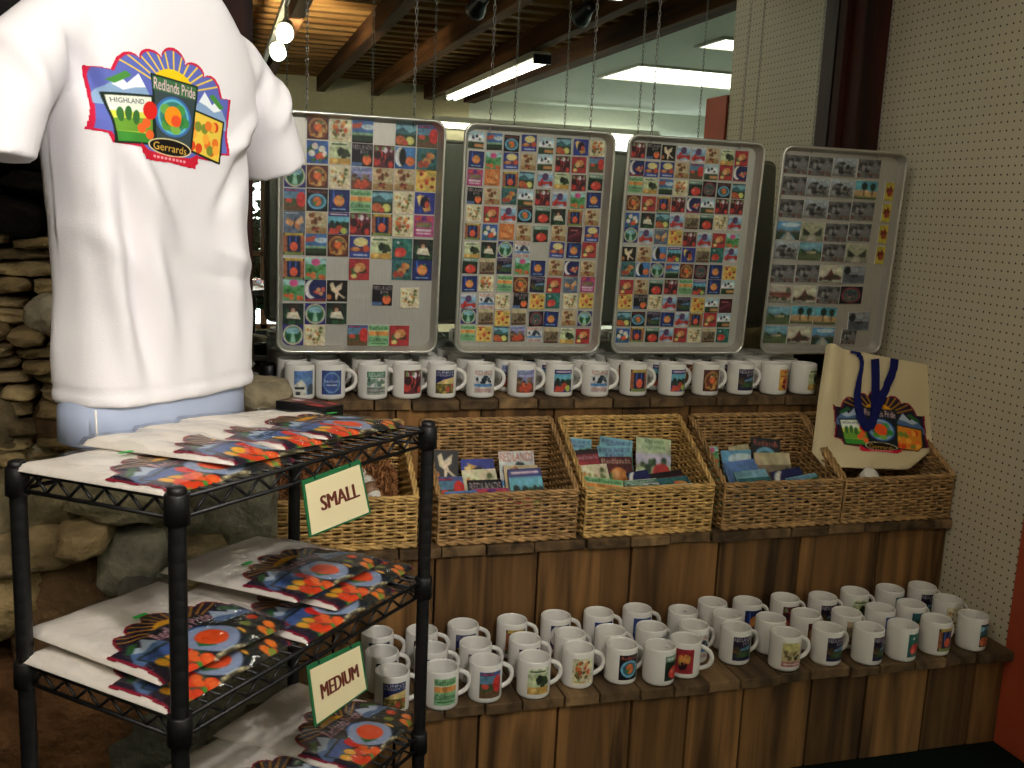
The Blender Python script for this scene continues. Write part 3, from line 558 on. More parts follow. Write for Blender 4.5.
# window in the far wall
wf = MB()
for a, b in (((.1, .02), (.16, 1.95)), ((.89, .02), (.95, 1.95)), ((.49, .02), (.56, 1.95))): wf.box((a[0], -8.58, a[1]), (b[0], -8.48, b[1]))
for z in (.02, .85, 1.90): wf.box((.1, -8.58, z), (.95, -8.48, z+.05))
w1 = struct('window_1', wf, M['lightwood'])
m = MB(); m.box((.15, -8.545, .05), (.91, -8.54, 1.92)); struct('window_pane', m, M['glass'], w1)
m = MB(); m.box((-.8, -11.0, -.6), (1.9, -10.95, 3.0)); struct('outdoor_brightness', m, M['day'])
m = MB()
for i in range(420):
    p = Vector((rnd.gauss(.55, .16), rnd.gauss(-9.15, .1), max(.05, rnd.gauss(.85, .28))))
    d = Vector((rnd.uniform(-1, 1), rnd.uniform(-.6, .6), rnd.uniform(-.5, 1))).normalized(); s_ = d.cross(Vector((0, 1, .2))).normalized()
    L = rnd.uniform(.05, .1); m.add([p-d*L, p+s_*L*.4, p+d*L, p-s_*L*.4], [(0, 1, 2, 3)], None, 0, False)
tb = thing('garden_bush', 'dark green bush outside the far window, seen in the mirror', 'bush', (0, 0, 0))
obj('foliage', m, tb, M['leaf'])
m = MB(); m.tube([(.55, -9.15, 0), (.56, -9.15, .4), (.53, -9.16, .8)], [.02, .016, .01]); obj('stem', m, tb, M['beam'])
# mirror behind the trays
wm = MB(); wm.box((.105, -.004, .95), (WX-.12, .011, 2.98)); tag(obj('wall_mirror', wm, None, M['mirror']), 'tall frameless mirror on the wall behind the four magnet trays', 'mirror')

# ------------------------------------------------------------------ stone wall on the left
def stone(mb, c, s, col, sd, box=.55, rough=.16):
    bm = bmesh.new(); bmesh.ops.create_icosphere(bm, subdivisions=3, radius=1)
    off = Vector((sd*3.7, sd*1.9, sd*5.3)); R = Matrix.Rotation((sd % 7-3)*.05, 3, 'Y')
    vs = []
    for v in bm.verts:
        p = v.co.copy(); k = max(abs(p.x), abs(p.y), abs(p.z)); p = p*(1-box)+p/k*box*.9
        p *= 1+rough*noise.noise(p*1.7+off)+rough*.45*noise.noise(p*4.3+off)
        vs.append(Vector(c)+R @ Vector((p.x*s[0], p.y*s[1], p.z*s[2])))
    bm.verts.index_update()
    mb.add(vs, [[v.index for v in f.verts] for f in bm.faces], hx(col)); bm.free()
sm = MB(); k = 0
big = [(38, 530, 46, 24, -.80, '877554'), (90, 522, 24, 17, -.84, '998460'), (85, 605, 62, 78, -.78, '654e35'), (140, 545, 34, 34, -.80, '888472'), (141, 570, 18, 16, -.86, '58544c'),
       (14, 570, 40, 44, -.78, '84714c'), (204, 548, 26, 22, -.86, '958461'), (230, 490, 44, 48, -.76, '847f6e'), (185, 505, 34, 40, -.74, '787261'), (60, 700, 100, 62, -.80, '65462c'),
       (152, 700, 52, 60, -.78, '505044'), (222, 610, 60, 36, -.70, '686255'), (125, 485, 50, 22, -.80, '847c62'), (40, 490, 56, 26, -.76, '7c7155'), (232, 690, 60, 60, -.72, '555042'),
       (-60, 560, 60, 60, -.78, '65553d'), (-70, 680, 60, 70, -.78, '55422d'), (215, 445, 50, 24, -.70, '7b7561'), (150, 455, 40, 22, -.74, '847861')]
for x, y, w, h, Y, c in big:
    p = at_y(x, y, Y); s_ = (p-CAM).dot(F_)/FPX; k += 1
    stone(sm, p, (w*s_*1.12, .2, h*s_*1.12), c, k)
# flat stacked courses above
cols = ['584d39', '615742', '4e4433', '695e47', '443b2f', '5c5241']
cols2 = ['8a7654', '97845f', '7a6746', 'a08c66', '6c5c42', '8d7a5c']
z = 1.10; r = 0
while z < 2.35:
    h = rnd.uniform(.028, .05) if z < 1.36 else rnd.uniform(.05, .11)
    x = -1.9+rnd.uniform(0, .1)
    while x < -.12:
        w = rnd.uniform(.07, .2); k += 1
        stone(sm, (x+w/2, -.50+rnd.uniform(-.03, .03), z+h/2), (w/2*1.02, .13, h/2*1.0), '15110e' if z > 1.36 else cols2[rnd.randrange(6)], k, .6, .2); x += w  # near-black upper courses stand in for the shade of the hollow
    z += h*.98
# lower courses in front of the core
z = .86
while z < 1.14:
    h = rnd.uniform(.026, .048); x = -1.7+rnd.uniform(0, .1)
    while x < -.14:
        w = rnd.uniform(.06, .17); k += 1
        stone(sm, (x+w/2, -.64+rnd.uniform(-.03, .03), z+h/2), (w/2*1.02, .10, h/2*1.02), cols2[rnd.randrange(6)], k, .6, .2); x += w
    z += h*.96
# dark hearth opening has its shade painted into the stone colours
stone(sm, at_y(62, 312, -.66), (.085, .09, .052), 'a49a84', 91, .3)
stone(sm, at_y(35, 455, -.64), (.07, .08, .05), '8a7f66', 93, .4); stone(sm, at_y(2, 430, -.66), (.05, .1, .10), '6a5d45', 94, .2); stone(sm, at_y(60, 420, -.66), (.06, .1, .07), '5c4630', 95, .3)
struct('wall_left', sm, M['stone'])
m = MB(); m.box((-4.2, -.62, 0), (.03, .0, 1.12)); m.box((-4.2, -.44, 1.1), (-.06, 0, 3.0)); struct('wall_left_core', m, M['mortar'])
m = MB(); m.box((-1.6, -.80, 1.66), (-.30, -.44, 2.9)); stone(m, (-.9, -.8, 2.1), (.5, .1, .5), '3a3028', 7); struct('wall_left_hood', m, M['shade_stone'])  # near-black colour holds the shade around the hollow
rk = MB(); p = at_y(264, 388, -.46); stone(rk, (p.x, -.46, .97), (.075, .08, .055), '93876c', 41, .35, .2)
tag(obj('rock', rk, None, M['stone']), 'rounded tan rock at the left end of the upper mug shelf', 'rock')

# ================================================================== STEPPED DISPLAY
ZU, ZM, ZL = .95, .60, .30
YU, YM, YL = -.455, -.715, -1.02
st = thing('stepped_display', 'rough wooden three step display carrying the mugs and baskets', 'display shelf', (1.2, -.5, 0))
def planks(y0, y1, z0, z1, x0, x1, w, vertical, jitter=0.0, gap=.004):
    m = MB(); x = x0
    while x < x1-.01:
        ww = min(w*rnd.uniform(.85, 1.15), x1-x)
        if x1-x-ww < .04: ww = x1-x
        dy = rnd.uniform(-jitter, jitter); dz = rnd.uniform(-.0015, .0015) if not vertical else 0
        m.box((x+gap/2-1.2, y0+dy+.5, z0+dz), (x+ww-gap/2-1.2, y1+.5, z1+dz), tint(), bev=.0025); x += ww
    return m
X0, X1 = .06, WX-.006
obj('upper_tread', planks(YU, -.006, ZU-.028, ZU, X0, X1, .125, False, .006), st, M['board_y'])
obj('middle_tread', planks(YM, YU+.02, ZM-.028, ZM, X0, X1, .135, False, .006), st, M['board_y'])
obj('lower_tread', planks(YL, YM+.02, ZL-.028, ZL, X0, X1, .108, False, .008), st, M['board_y'])
obj('upper_riser', planks(YU+.02, YU+.04, ZM, ZU-.028, X0, X1, .24, True, .002, .005), st, M['board_v'])
obj('middle_riser', planks(YM+.02, YM+.04, ZL, ZM-.028, X0, X1, .265, True, .002, .006), st, M['board_v'])
obj('lower_riser', planks(YL+.025, YL+.045, 0.002, ZL-.028, X0, X1, .19, True, .002, .006), st, M['board_v'])

# ================================================================== TRAYS
TW, TH = .457, .66
ORD = ['leftmost', 'second', 'third', 'rightmost']
ROW = ['top', 'second', 'third', 'fourth', 'fifth', 'sixth', 'seventh', 'eighth', 'ninth', 'tenth', 'eleventh', 'bottom']
COLN = ['first', 'second', 'third', 'fourth', 'fifth', 'sixth', 'seventh', 'eighth']
def rrect(w, h, r, n=6):
    P = []
    for cx, cz, a0 in ((w/2-r, h/2-r, 0), (-w/2+r, h/2-r, 90), (-w/2+r, -h/2+r, 180), (w/2-r, -h/2+r, 270)):
        for i in range(n+1):
            a = math.radians(a0+90*i/n); P.append((cx+r*math.cos(a), cz+r*math.sin(a)))
    return P
def tray_mesh():
    rings = [(TW-.012, TH-.012, .03, 0.0), (TW-.014, TH-.014, .03, .003), (TW-.030, TH-.030, .028, .022), (TW-.034, TH-.034, .026, .0255)]
    m = MB(); vs = []; n = None
    for w, h, r, y in rings:
        P = rrect(w, h, r); n = len(P); vs += [(x, y, z) for x, z in P]
    fs = []
    for i in range(3):
        for k in range(n): fs.append((i*n+k, i*n+(k+1) % n, (i+1)*n+(k+1) % n, (i+1)*n+k))
    fs.append(tuple(3*n+k for k in range(n)))
    m.add(vs, fs, None, 0, False)
    back = [(x, y+.0015, z) for x, y, z in vs]; m.add(back, [f[::-1] for f in fs], None, 0, False)
    return m
tray_me = tray_mesh().mesh('pan', M['tray'])
rm = MB(); rm.tube([(x, 0, z) for x, z in rrect(TW-.006, TH-.006, .031)], .0046, 8, closed=True); rim_me = rm.mesh('rim', M['rim'])
# chain of oval links, shared
cm = MB()
LK = .0155
for i in range(66):
    c = Vector((0, 0, i*LK)); P = []
    for q in range(10):
        a = 2*PI*q/10; ux = .0036*math.cos(a); uz = .0105*math.sin(a)
        P.append(c+Vector((ux, 0, uz)) if i % 2 else c+Vector((0, ux, uz)))
    cm.tube(P, .0010, 4, closed=True)
chain_me = cm.mesh('chain', M['chain'])
TXS = [.1613, .6713, 1.1669, 1.6859]
TZ = EYE-.4258+TH/2; TY = -.367
YT = .0245
TILT = math.asin(.0378/TH)
def magnet_mesh(name, w, h, n=24):
    hh = max(10, int(n*h/w)); img = picture(name, n, hh)[0]; m = MB()
    grid_print(img, lambda u, v: ((u-.5)*w, -.0028, (.5-v)*h), m)
    e = (.75, .73, .7)
    a, b = w/2, h/2
    m.add([(-a, -.0028, -b), (a, -.0028, -b), (a, -.0028, b), (-a, -.0028, b), (-a, 0, -b), (a, 0, -b), (a, 0, b), (-a, 0, b)],
          [(0, 4, 5, 1), (1, 5, 6, 2), (2, 6, 7, 3), (3, 7, 4, 0), (4, 7, 6, 5)], e, 0, False)
    return m.mesh('magnet', M['ink'])
_mag = {}
def magnet(name, w, h):
    k = (name, round(w, 4), round(h, 4))
    if k not in _mag: _mag[k] = magnet_mesh(name, w, h)
    return _mag[k]
AB = dict(FB='burst', FL='floral', SK='skyfield', BL='lake', RP='redroad', BF='blossom', YG='oaktree', RJ='joy', RB='berries', TC='pelican', TL='tealfruit', CG='avenue', OV='ringorange', GR='greenband', BU='butterfly',
 CO='rider', PG='winged', MG='magenta', FR='framed', RD='peach', PI='rose', DK='girl', SN='snow', YC='cloud', NV='navyorange', MN='moon', HB='masks', OJ='orangetag', SR='redcar', BR='sepia', YO='yellowred', CR='cream',
 DM='darkred', BW='bridge', GV='grove', HS='homestead', TM='tomato', TR='tealred', JV='joyvalley', P1='photo', P2='photostreet', BV='bluevista', MD='meadow', PH='palmhotel', CH='church', PR='palmroad', RH='redhouse', WR='wreath', SS='seaside', YL='yellowcard')
T1 = '''.. FB FL SK .. BL RP
.. BF YG RJ RB TC TL
CG FB CR HS CO CO YO
RP OV NV GR BL CR HB
BU CO GV RB FR FL MG
FR SK FB YC YG TR DK
FR PI .. RD .. TL NV
PI MN PG .. .. .. ..
DK CG DK .. .. .. ..
CG CR .. RP GR RD ..'''
T2 = '''SN SK OV YC SN BL HB FL
NV PI YC CO SN RB RD RP
MG OJ FR BL SR YG RB TM
RJ CO TL SN RB SR PI NV
CR RD SR OV TM DK FR CO
FR BF OJ CO TM CO DM YC
YG DK CG BW .. YC NV RD
TM BR JV PI NV CO MN CO
NV FL GR FB JV RD BU MG
SR BW CR RJ YO TR CR YO
CG BR YO BR WR NV CO CG
GR YO BL HS BW BR YG RD'''
T3 = '''RB RJ PG SR SR CO YG RD
MN YC YC CO RP SN RD MN
GR YG SK FL TM WR OV BL
FB RD FR RB MN SN RB RB
BF DK BL SR BR TM CR SR
CG SR BU YO RB SR RD PI
PG CO TC GV HB BR TR SR
TL TC CG SK FB WR NV YO
RD CO TM RB GR GV NV SN
YO RJ CR SR JV YO SN DM
BL OV JV NV SR FR RD SN
BF FR TM SR RD CR BR TR'''
T4 = '''P2 P2 P1 P2
P2 P1 P1 PH
P2 P1 P2 P2
BV PR P2 P2
P1 MD P2 PR
P2 P2 CH SS
RH CH P2 WR
MD PH PH ..
MD CH BV ..'''
for ti in range(4):
    t = thing('magnet_tray', f'hanging aluminium sheet pan of magnets, {ORD[ti]} of the four' if ti < 3 else 'hanging aluminium sheet pan of grey postcard magnets, rightmost of the four', 'tray', (TXS[ti]+TW/2, TY-.0378/2, TZ), 0, 'hanging magnet trays')
    t.rotation_euler.x = TILT
    obj('pan', tray_me, t); obj('rim', rim_me, t)
    Mx = Matrix.Translation(t.location) @ Matrix.Rotation(TILT, 4, 'X')
    rows = [r.split() for r in (T1, T2, T3, T4)[ti].split('\n')]
    g = random.Random(100+ti)
    def put(name, u, v, w, h, rot, label):
        o = obj('magnet', magnet(name, w, h)); o.matrix_world = Mx @ Matrix.Translation((u, YT, v)) @ Matrix.Rotation(rot, 4, 'Y')
        tag(o, label, 'magnet', 'magnets on the %s tray' % ORD[ti])
    for ri, row in enumerate(rows):
        rn = 'bottom' if ri == len(rows)-1 else ROW[ri]
        drift = g.uniform(-.06, .06)
        for ci, a in enumerate(row):
            if a == '..': continue
            if ti == 0: pu, pv, w, h, u0, v0, js, jr = .0605, .0633, .0575, .0605, -.1815, .287, .0007, .006
            elif ti == 1: pu, pv, w, h, u0, v0, js, jr = .0525, .0508, .0455, .0465, -.186, .282, .0028, .03
            elif ti == 2: pu, pv, w, h, u0, v0, js, jr = .0495, .0508, .0452, .0455, -.184, .283, .0014, .018
            else: pu, pv, w, h, u0, v0, js, jr = .0885, .0688, .0845, .0575, -.163, .275, .0018, .012
            put(AB[a], u0+ci*pu+g.uniform(-js, js), v0-ri*pv+g.uniform(-js, js)+drift*.02*(ci-3), w, h, g.uniform(-jr, jr),
                f'{WORDS[AB[a]]} magnet, {rn} row, {COLN[ci]} column, {ORD[ti]} tray')
    if ti == 0:
        put('joy', .068, -.165, .0575, .0595, .02, 'orange on black magnet set apart on the bare part of the leftmost tray')
        put('cream', .148, -.172, .0545, .0585, -.03, 'cream leaf magnet set apart on the bare part of the leftmost tray')
    if ti == 3:
        for q in range(4): put('yellowcard', .192, .205-q*.069, .0335, .058, 0, f'yellow flower magnet, {COLN[q]} from the top down the right side, rightmost tray')
        put('seaside', .146, -.224, .082, .062, -.04, 'white bordered grey seaside magnet stuck on askew, rightmost tray'); put('photostreet', .115, -.277, .056, .05, .03, 'dark grey portrait magnet partly under the askew one, rightmost tray')
CH = {0: (307, 415), 1: (492, 593), 2: (655, 745), 3: (818, 885)}
for ti in range(4):
    for s_, px in zip(('left', 'right'), CH[ti]):
        x = at_y(px, 100, TY-.04).x
        o = obj('hanging_chain', chain_me); o.location = (x, TY-.0378+.006, TZ+TH/2-.012)
        tag(o, f'steel link chain holding the {s_} side of the {ORD[ti]} tray', 'chain', 'tray chains')

# ================================================================== MUGS
MR, MHT = .0424, .099
b = MB()
b.lathe([(0, .004), (.030, .004), (.034, 0), (.0385, .001), (MR-.0008, .005), (MR, .010), (MR, MHT-.004), (MR-.001, MHT-.001), (MR-.0025, MHT), (MR-.004, MHT-.001), (MR-.0048, MHT-.005), (MR-.0052, .014), (MR-.010, .008), (0, .0075)], 36)
body_me = b.mesh('body', M['ceramic'])
h = MB(); P = []
for i in range(15):
    a = math.radians(100-200*i/14); P.append((MR-.006+.034*max(math.cos(a), -.3)+(.002 if 3 < i < 11 else 0), 0, .051+.031*math.sin(a)))
P[0] = (MR-.004, 0, .083); P[-1] = (MR-.004, 0, .019)
h.tube(P, .0062, 8); handle_me = h.mesh('handle', M['ceramic'])
for v in handle_me.vertices: v.co.y *= .85
_mp = {}
def mug_print(name):
    if name not in _mp:
        img = picture(name, 44, 50)[0]; r = MR+.0004; half = math.radians(39)
        def fn(u, v):
            a = -PI/2+(u-.5)*2*half; return (r*math.cos(a), r*math.sin(a), .084-v*.068)
        _mp[name] = grid_print(img, fn).mesh('print', M['ink'])
    return _mp[name]
def mug(x, y, z, name, rz, label, group):
    t = thing('mug', label, 'mug', (x, y, z), rz, group)
    obj('body', body_me, t); obj('handle', handle_me, t); obj('print', mug_print(name), t)
    return t
FRONT = [(392.3, 670.2, 'sunny', 0), (441.9, 666, 'greenband', .05), (485.8, 659.6, 'redroad', .1), (534.5, 656.2, 'oaktree', .02), (578.4, 646.9, 'floral', .02), (622, 643.4, 'ringorange', .18), (660.3, 644.7, 'tomato', .62),
 (685.7, 638.1, 'bouquet', -.55), (736.4, 626.2, 'joyvalley', .05), (786.4, 632, 'arch', -.05), (828.3, 627.2, 'joyvalley', .12), (869.4, 626.9, 'joyvalley', .42), (903.3, 623.7, 'tealred', .45), (936.9, 618.4, 'framed', .2), (973.8, 614.5, 'lake', .5)]
MID = [(382, 651, 'joy', .2), (431, 647.3, 'navyorange', 0), (475.6, 642.6, 'joyvalley', .02), (525, 638, 'moon', .05), (570.3, 632.7, 'burst', .35), (610.7, 629.7, 'avenue', .2), (651.7, 626.1, 'photo', .3), (694, 624.4, 'bridge', .2),
 (727.6, 613.5, 'homestead', .5), (771, 617.3, 'floral', .8), (806.3, 613, 'burst', .3), (846.9, 611.7, 'sepia', .15), (880.7, 607.4, 'globe', .45), (911.7, 603.4, 'tealfruit', .12), (948, 598.5, 'cream', -.02)]
BACK = [(377.5, 631.7, 'moon', 0), (421.9, 629.7, 'joy', 0), (463.2, 623.8, 'sunny', 0), (512.2, 619.3, 'framed', .02), (556.1, 615.2, 'moon', .05), (598.8, 611.9, 'cloud', .08), (637.6, 608.1, 'globe', .05), (683.1, 609.7, 'yellowtall', .9),
 (712.6, 601.5, 'burst', .45), (747.6, 600.8, 'navyorange', .05), (785.2, 597.2, 'berries', .05), (823, 596, 'joyvalley', .05), (855, 590.9, 'oaktree', 0), (890.2, 588.1, 'tealfruit', .5), (922.6, 585.6, 'joyvalley', 0)]
CNT = ['first', 'second', 'third', 'fourth', 'fifth', 'sixth', 'seventh', 'eighth', 'ninth', 'tenth', 'eleventh', 'twelfth', 'thirteenth', 'fourteenth', 'last']
for rn, row in (('front', FRONT), ('middle', MID), ('back', BACK)):
    for i, (px, py, d, rz) in enumerate(row):
        p = at_z(px, py, ZL+MHT)
        seen = f'white mug with {WORDS[d]}, ' if rn == 'front' or i % 2 == 0 else f'white mug showing {WORDS[d]}, '
        mug(p.x, p.y, ZL+.0012, d, rz, seen+f'{rn} row of lower step, {CNT[i]} from left', f'mugs in the {rn} row of the lower step')
UX = [.221, .312, .43, .526, .627, .747, .872, .99, 1.109, 1.235, 1.362, 1.483, 1.604, 1.729, 1.832]
UD = ['house', 'globe', 'lithograph', 'berries', 'sunny', 'bridge', 'homestead', 'grove', 'bridge', 'framed', 'grove', 'burst', 'joyvalley', 'yellowtall', 'oaktree']
UR = [.25, .0, .15, .3, .05, .0, .05, .0, .0, .05, .2, .05, .05, .55, .55]
for k in range(4):
    rn = ('front', 'second', 'third', 'rear')[k]
    for i, x in enumerate(UX):
        d = UD[i]
        lab = f'white mug with {WORDS[d]}, front row of upper shelf, {CNT[i]} from left' if k == 0 else f'plain seen white mug, {rn} row of upper shelf under the trays, {CNT[i]} from left'
        mug(x-.008*k+rnd.uniform(-.004, .004), -.402+.096*k+rnd.uniform(-.006, .006), ZU+.0012, d, UR[i]+(rnd.uniform(-.2, .4) if k else 0), lab.replace('plain seen ', ''), f'mugs in the {rn} row of the upper shelf')
# dark jar by the post
m = MB(); m.lathe([(0, 0), (.026, 0), (.029, .004), (.029, .062), (.026, .068), (.024, .068), (.024, .01), (0, .01)], 24)
j = thing('dark_jar', 'small dark jar with white label beside the rock at the wooden post', 'jar', (.150, -.21, ZU+.001))
obj('body', m, j, M['blackp'])
m = MB(); m.lathe([(.0295, .014), (.0296, .014), (.0296, .034), (.0295, .034)], 24); o = obj('label', m, j, M['ceramic'])

# ================================================================== BASKETS
BW, BD, BF_, BB = .402, .252, .137, .288
def wicker_panel(mb, A, B, hA, hB, nrm, nst, pitch=.0093, r=.0042, amp=.0052, lean=(0, 0, 0)):
    A, B = Vector(A), Vector(B); nrm = Vector(nrm); z = r*1.2; row = 0; lean = Vector(lean)
    H = max(hA, hB)
    while z < H-r:
        lo, hi = 0.0, 1.0
        if hA != hB:
            s_ = (z-hA)/(hB-hA)
            if hB > hA and s_ > 0: lo = s_
            if hB < hA and s_ < 1: hi = s_
        if hi-lo > .06:
            n = max(3, int(nst*2*(hi-lo)))
            pts = []
            for i in range(n+1):
                s_ = lo+(hi-lo)*i/n
                pts.append(A+(B-A)*s_+lean*(z/H)+nrm*(amp*math.sin(PI*s_*nst+row*PI))+Vector((0, 0, z+.0012*math.sin(s_*9+row*1.7))))
            mb.tube(pts, r*(.88+.24*((row*7) % 5)/5), 5, cap=False)
        z += pitch; row += 1
    for i in range(nst+1):
        s_ = i/nst; hh = hA+(hB-hA)*s_
        c = A+(B-A)*s_
        mb.tube([c, c+lean*(hh/H)+Vector((0, 0, hh))], .0034, 5, cap=False)
def panel_me(name, mat, *a, **k):
    mb = MB(); wicker_panel(mb, *a, **k); return mb.mesh(name, mat)
hw = BW/2
def basket_parts(mat):
    e = .005
    ps = [('front_panel', panel_me('front_panel', mat, (-hw+e, 0, 0), (hw-e, 0, 0), BF_, BF_, (0, 1, 0), 15, lean=(0, -.006, 0))),
          ('back_panel', panel_me('back_panel', mat, (-hw+e, BD, 0), (hw-e, BD, 0), BB, BB, (0, 1, 0), 15)),
          ('side_panel', panel_me('side_panel', mat, (-hw+e, 0, 0), (-hw+e, BD, 0), BF_, BB, (1, 0, 0), 9)),
          ('side_panel', panel_me('side_panel', mat, (hw-e, 0, 0), (hw-e, BD, 0), BF_, BB, (1, 0, 0), 9))]
    mb = MB(); mb.box((-hw+.004, .002, .001), (hw-.004, BD-.002, .009)); ps.append(('base', mb.mesh('base', mat)))
    mb = MB(); L = [(-hw+e, -.004, BF_), (hw-e, -.004, BF_), (hw-e, BD, BB), (-hw+e, BD, BB)]
    pts = []
    for i in range(4):
        A, B = Vector(L[i]), Vector(L[(i+1) % 4]); n = max(8, int((B-A).length/.006))
        pts += [A+(B-A)*(q/n) for q in range(n)]
    n = len(pts)
    for ph in (0, 2*PI/3, 4*PI/3):
        path = []
        for i, p in enumerate(pts):
            t = (pts[(i+1) % n]-pts[i-1]).normalized(); u = t.cross(Vector((0, .3, 1))).normalized(); w = t.cross(u)
            a = i*.42+ph; path.append(p+u*(.0046*math.cos(a))+w*(.0046*math.sin(a)))
        mb.tube(path, .0042, 5, closed=True)
    ps.append(('rim', mb.mesh('rim', mat)))
    # plaited foot along the bottom of the front
    mb = MB(); path = []
    for ph in (0, PI):
        path = [(-hw+.004+(BW-.008)*i/70, -.003+.003*math.cos(i*.55+ph), .006+.0035*math.sin(i*.55+ph)) for i in range(71)]; mb.tube(path, .0048, 5)
    ps.append(('foot_plait', mb.mesh('foot_plait', mat)))
    return ps
BP = basket_parts(M['wicker']); BPd = basket_parts(M['wickerd'])
BX = [.296, .762, 1.181, 1.6125, 2.018]
BLAB = ['open wicker basket of shredded paper behind the wire rack', 'open wicker basket of booklets with a winged horse card, beside the rack', 'open wicker basket of booklets with pale green booklet at right, third from the left', 'open wicker basket of booklets left of the canvas tote', 'wicker basket under the canvas tote by the pegboard wall']
for i, x in enumerate(BX):
    t = thing('wicker_basket', BLAB[i], 'basket', (x, -.697, ZM+.001), (0, .006, 0, -.006, .004)[i], 'wicker baskets on the middle step')
    t.scale.x = 1.07 if i == 0 else 1.0
    for nm, me in (BP if i in (0, 2) else BPd): obj(nm, me, t)

# booklets and cards
DES.update({
 'bluebook': ['74b4c4', tt('REDLANDS', .08, .06, .92, .15, '3a3a7a'), tt('PRIDE', .25, .18, .75, .25, '3a3a7a'), ('n', .6, .3, .95, .6, 8, .1, ['2f5a34', '3f7a44'], 51), ('r', 0, .6, 1, 1, '5a94a4')],
 'redbook': ['8a2030', ('r', 0, 0, 1, .14, '2a1a1c'), tt('Redlands', .08, .16, .92, .28, 'c8a8a8'), ('r', 0, .34, 1, .9, 'a8202c')],
 'goldbook': ['5a1c18', tt('Redlands', .08, .05, .92, .17, 'd8b8a0'), ('e', .55, .45, .26, .2, 'f0902c'), ('e', .48, .4, .12, .1, 'f4b060'), ('p', [(.2, .5), (.36, .34), (.36, .6)], '4a7a34'), ('r', 0, .78, 1, 1, '20306a')],
 'greenbook': ['bcd0a0', tt('REDLANDS', .25, .05, .78, .12, '3f6a44'), tt('CALIFORNIA', .2, .16, .82, .23, '3f6a44'), ('r', 0, .32, 1, .55, 'c8c4d8'), ('n', .1, .45, .8, .65, 10, .08, ['4a6a3a', '2f4a2c'], 52), ('e', .72, .68, .24, .17, 'd02a20'), ('r', 0, .86, 1, 1, '7a2420')],
})
WORDS.update(bluebook='pale blue cover', redbook='dark red cover', goldbook='gold fruit on dark red cover', greenbook='pale green cover with red fruit')
def card(nm, bi, TL, TR, Yt, tilt, d, label, Lmax=.3, asp=1.3):
    A, B = at_y(*TL, Yt), at_y(*TR, Yt); t = math.radians(tilt); w = (B-A).length; cz = (A.z+B.z)/2; cx = (A.x+B.x)/2
    L = min((cz-ZM-.012)/math.cos(t), (Yt+.683)/math.sin(t), Lmax)
    roll = math.atan2(B.z-A.z, B.x-A.x); th = .004
    img = picture(d, 28, int(28*asp))[0]; mb = MB(); pl = min(L, w*asp)
    grid_print(img, lambda u, v: ((u-.5)*w, -th, -v*pl), mb)
    mb.box((-w/2, -th+.0002, -L), (w/2, 0, 0), tuple(img[-1].mean(0)*.9), 0)
    o = obj(nm, mb, None, M['ink']); o.location = (cx, Yt, cz)
    o.matrix_world = Matrix.Translation((cx, Yt, cz)) @ Matrix.Rotation(-t, 4, 'X') @ Matrix.Rotation(-roll, 4, 'Y')
    tag(o, label, 'booklet', f'booklets in the {("", "second", "third", "fourth")[bi]} basket')
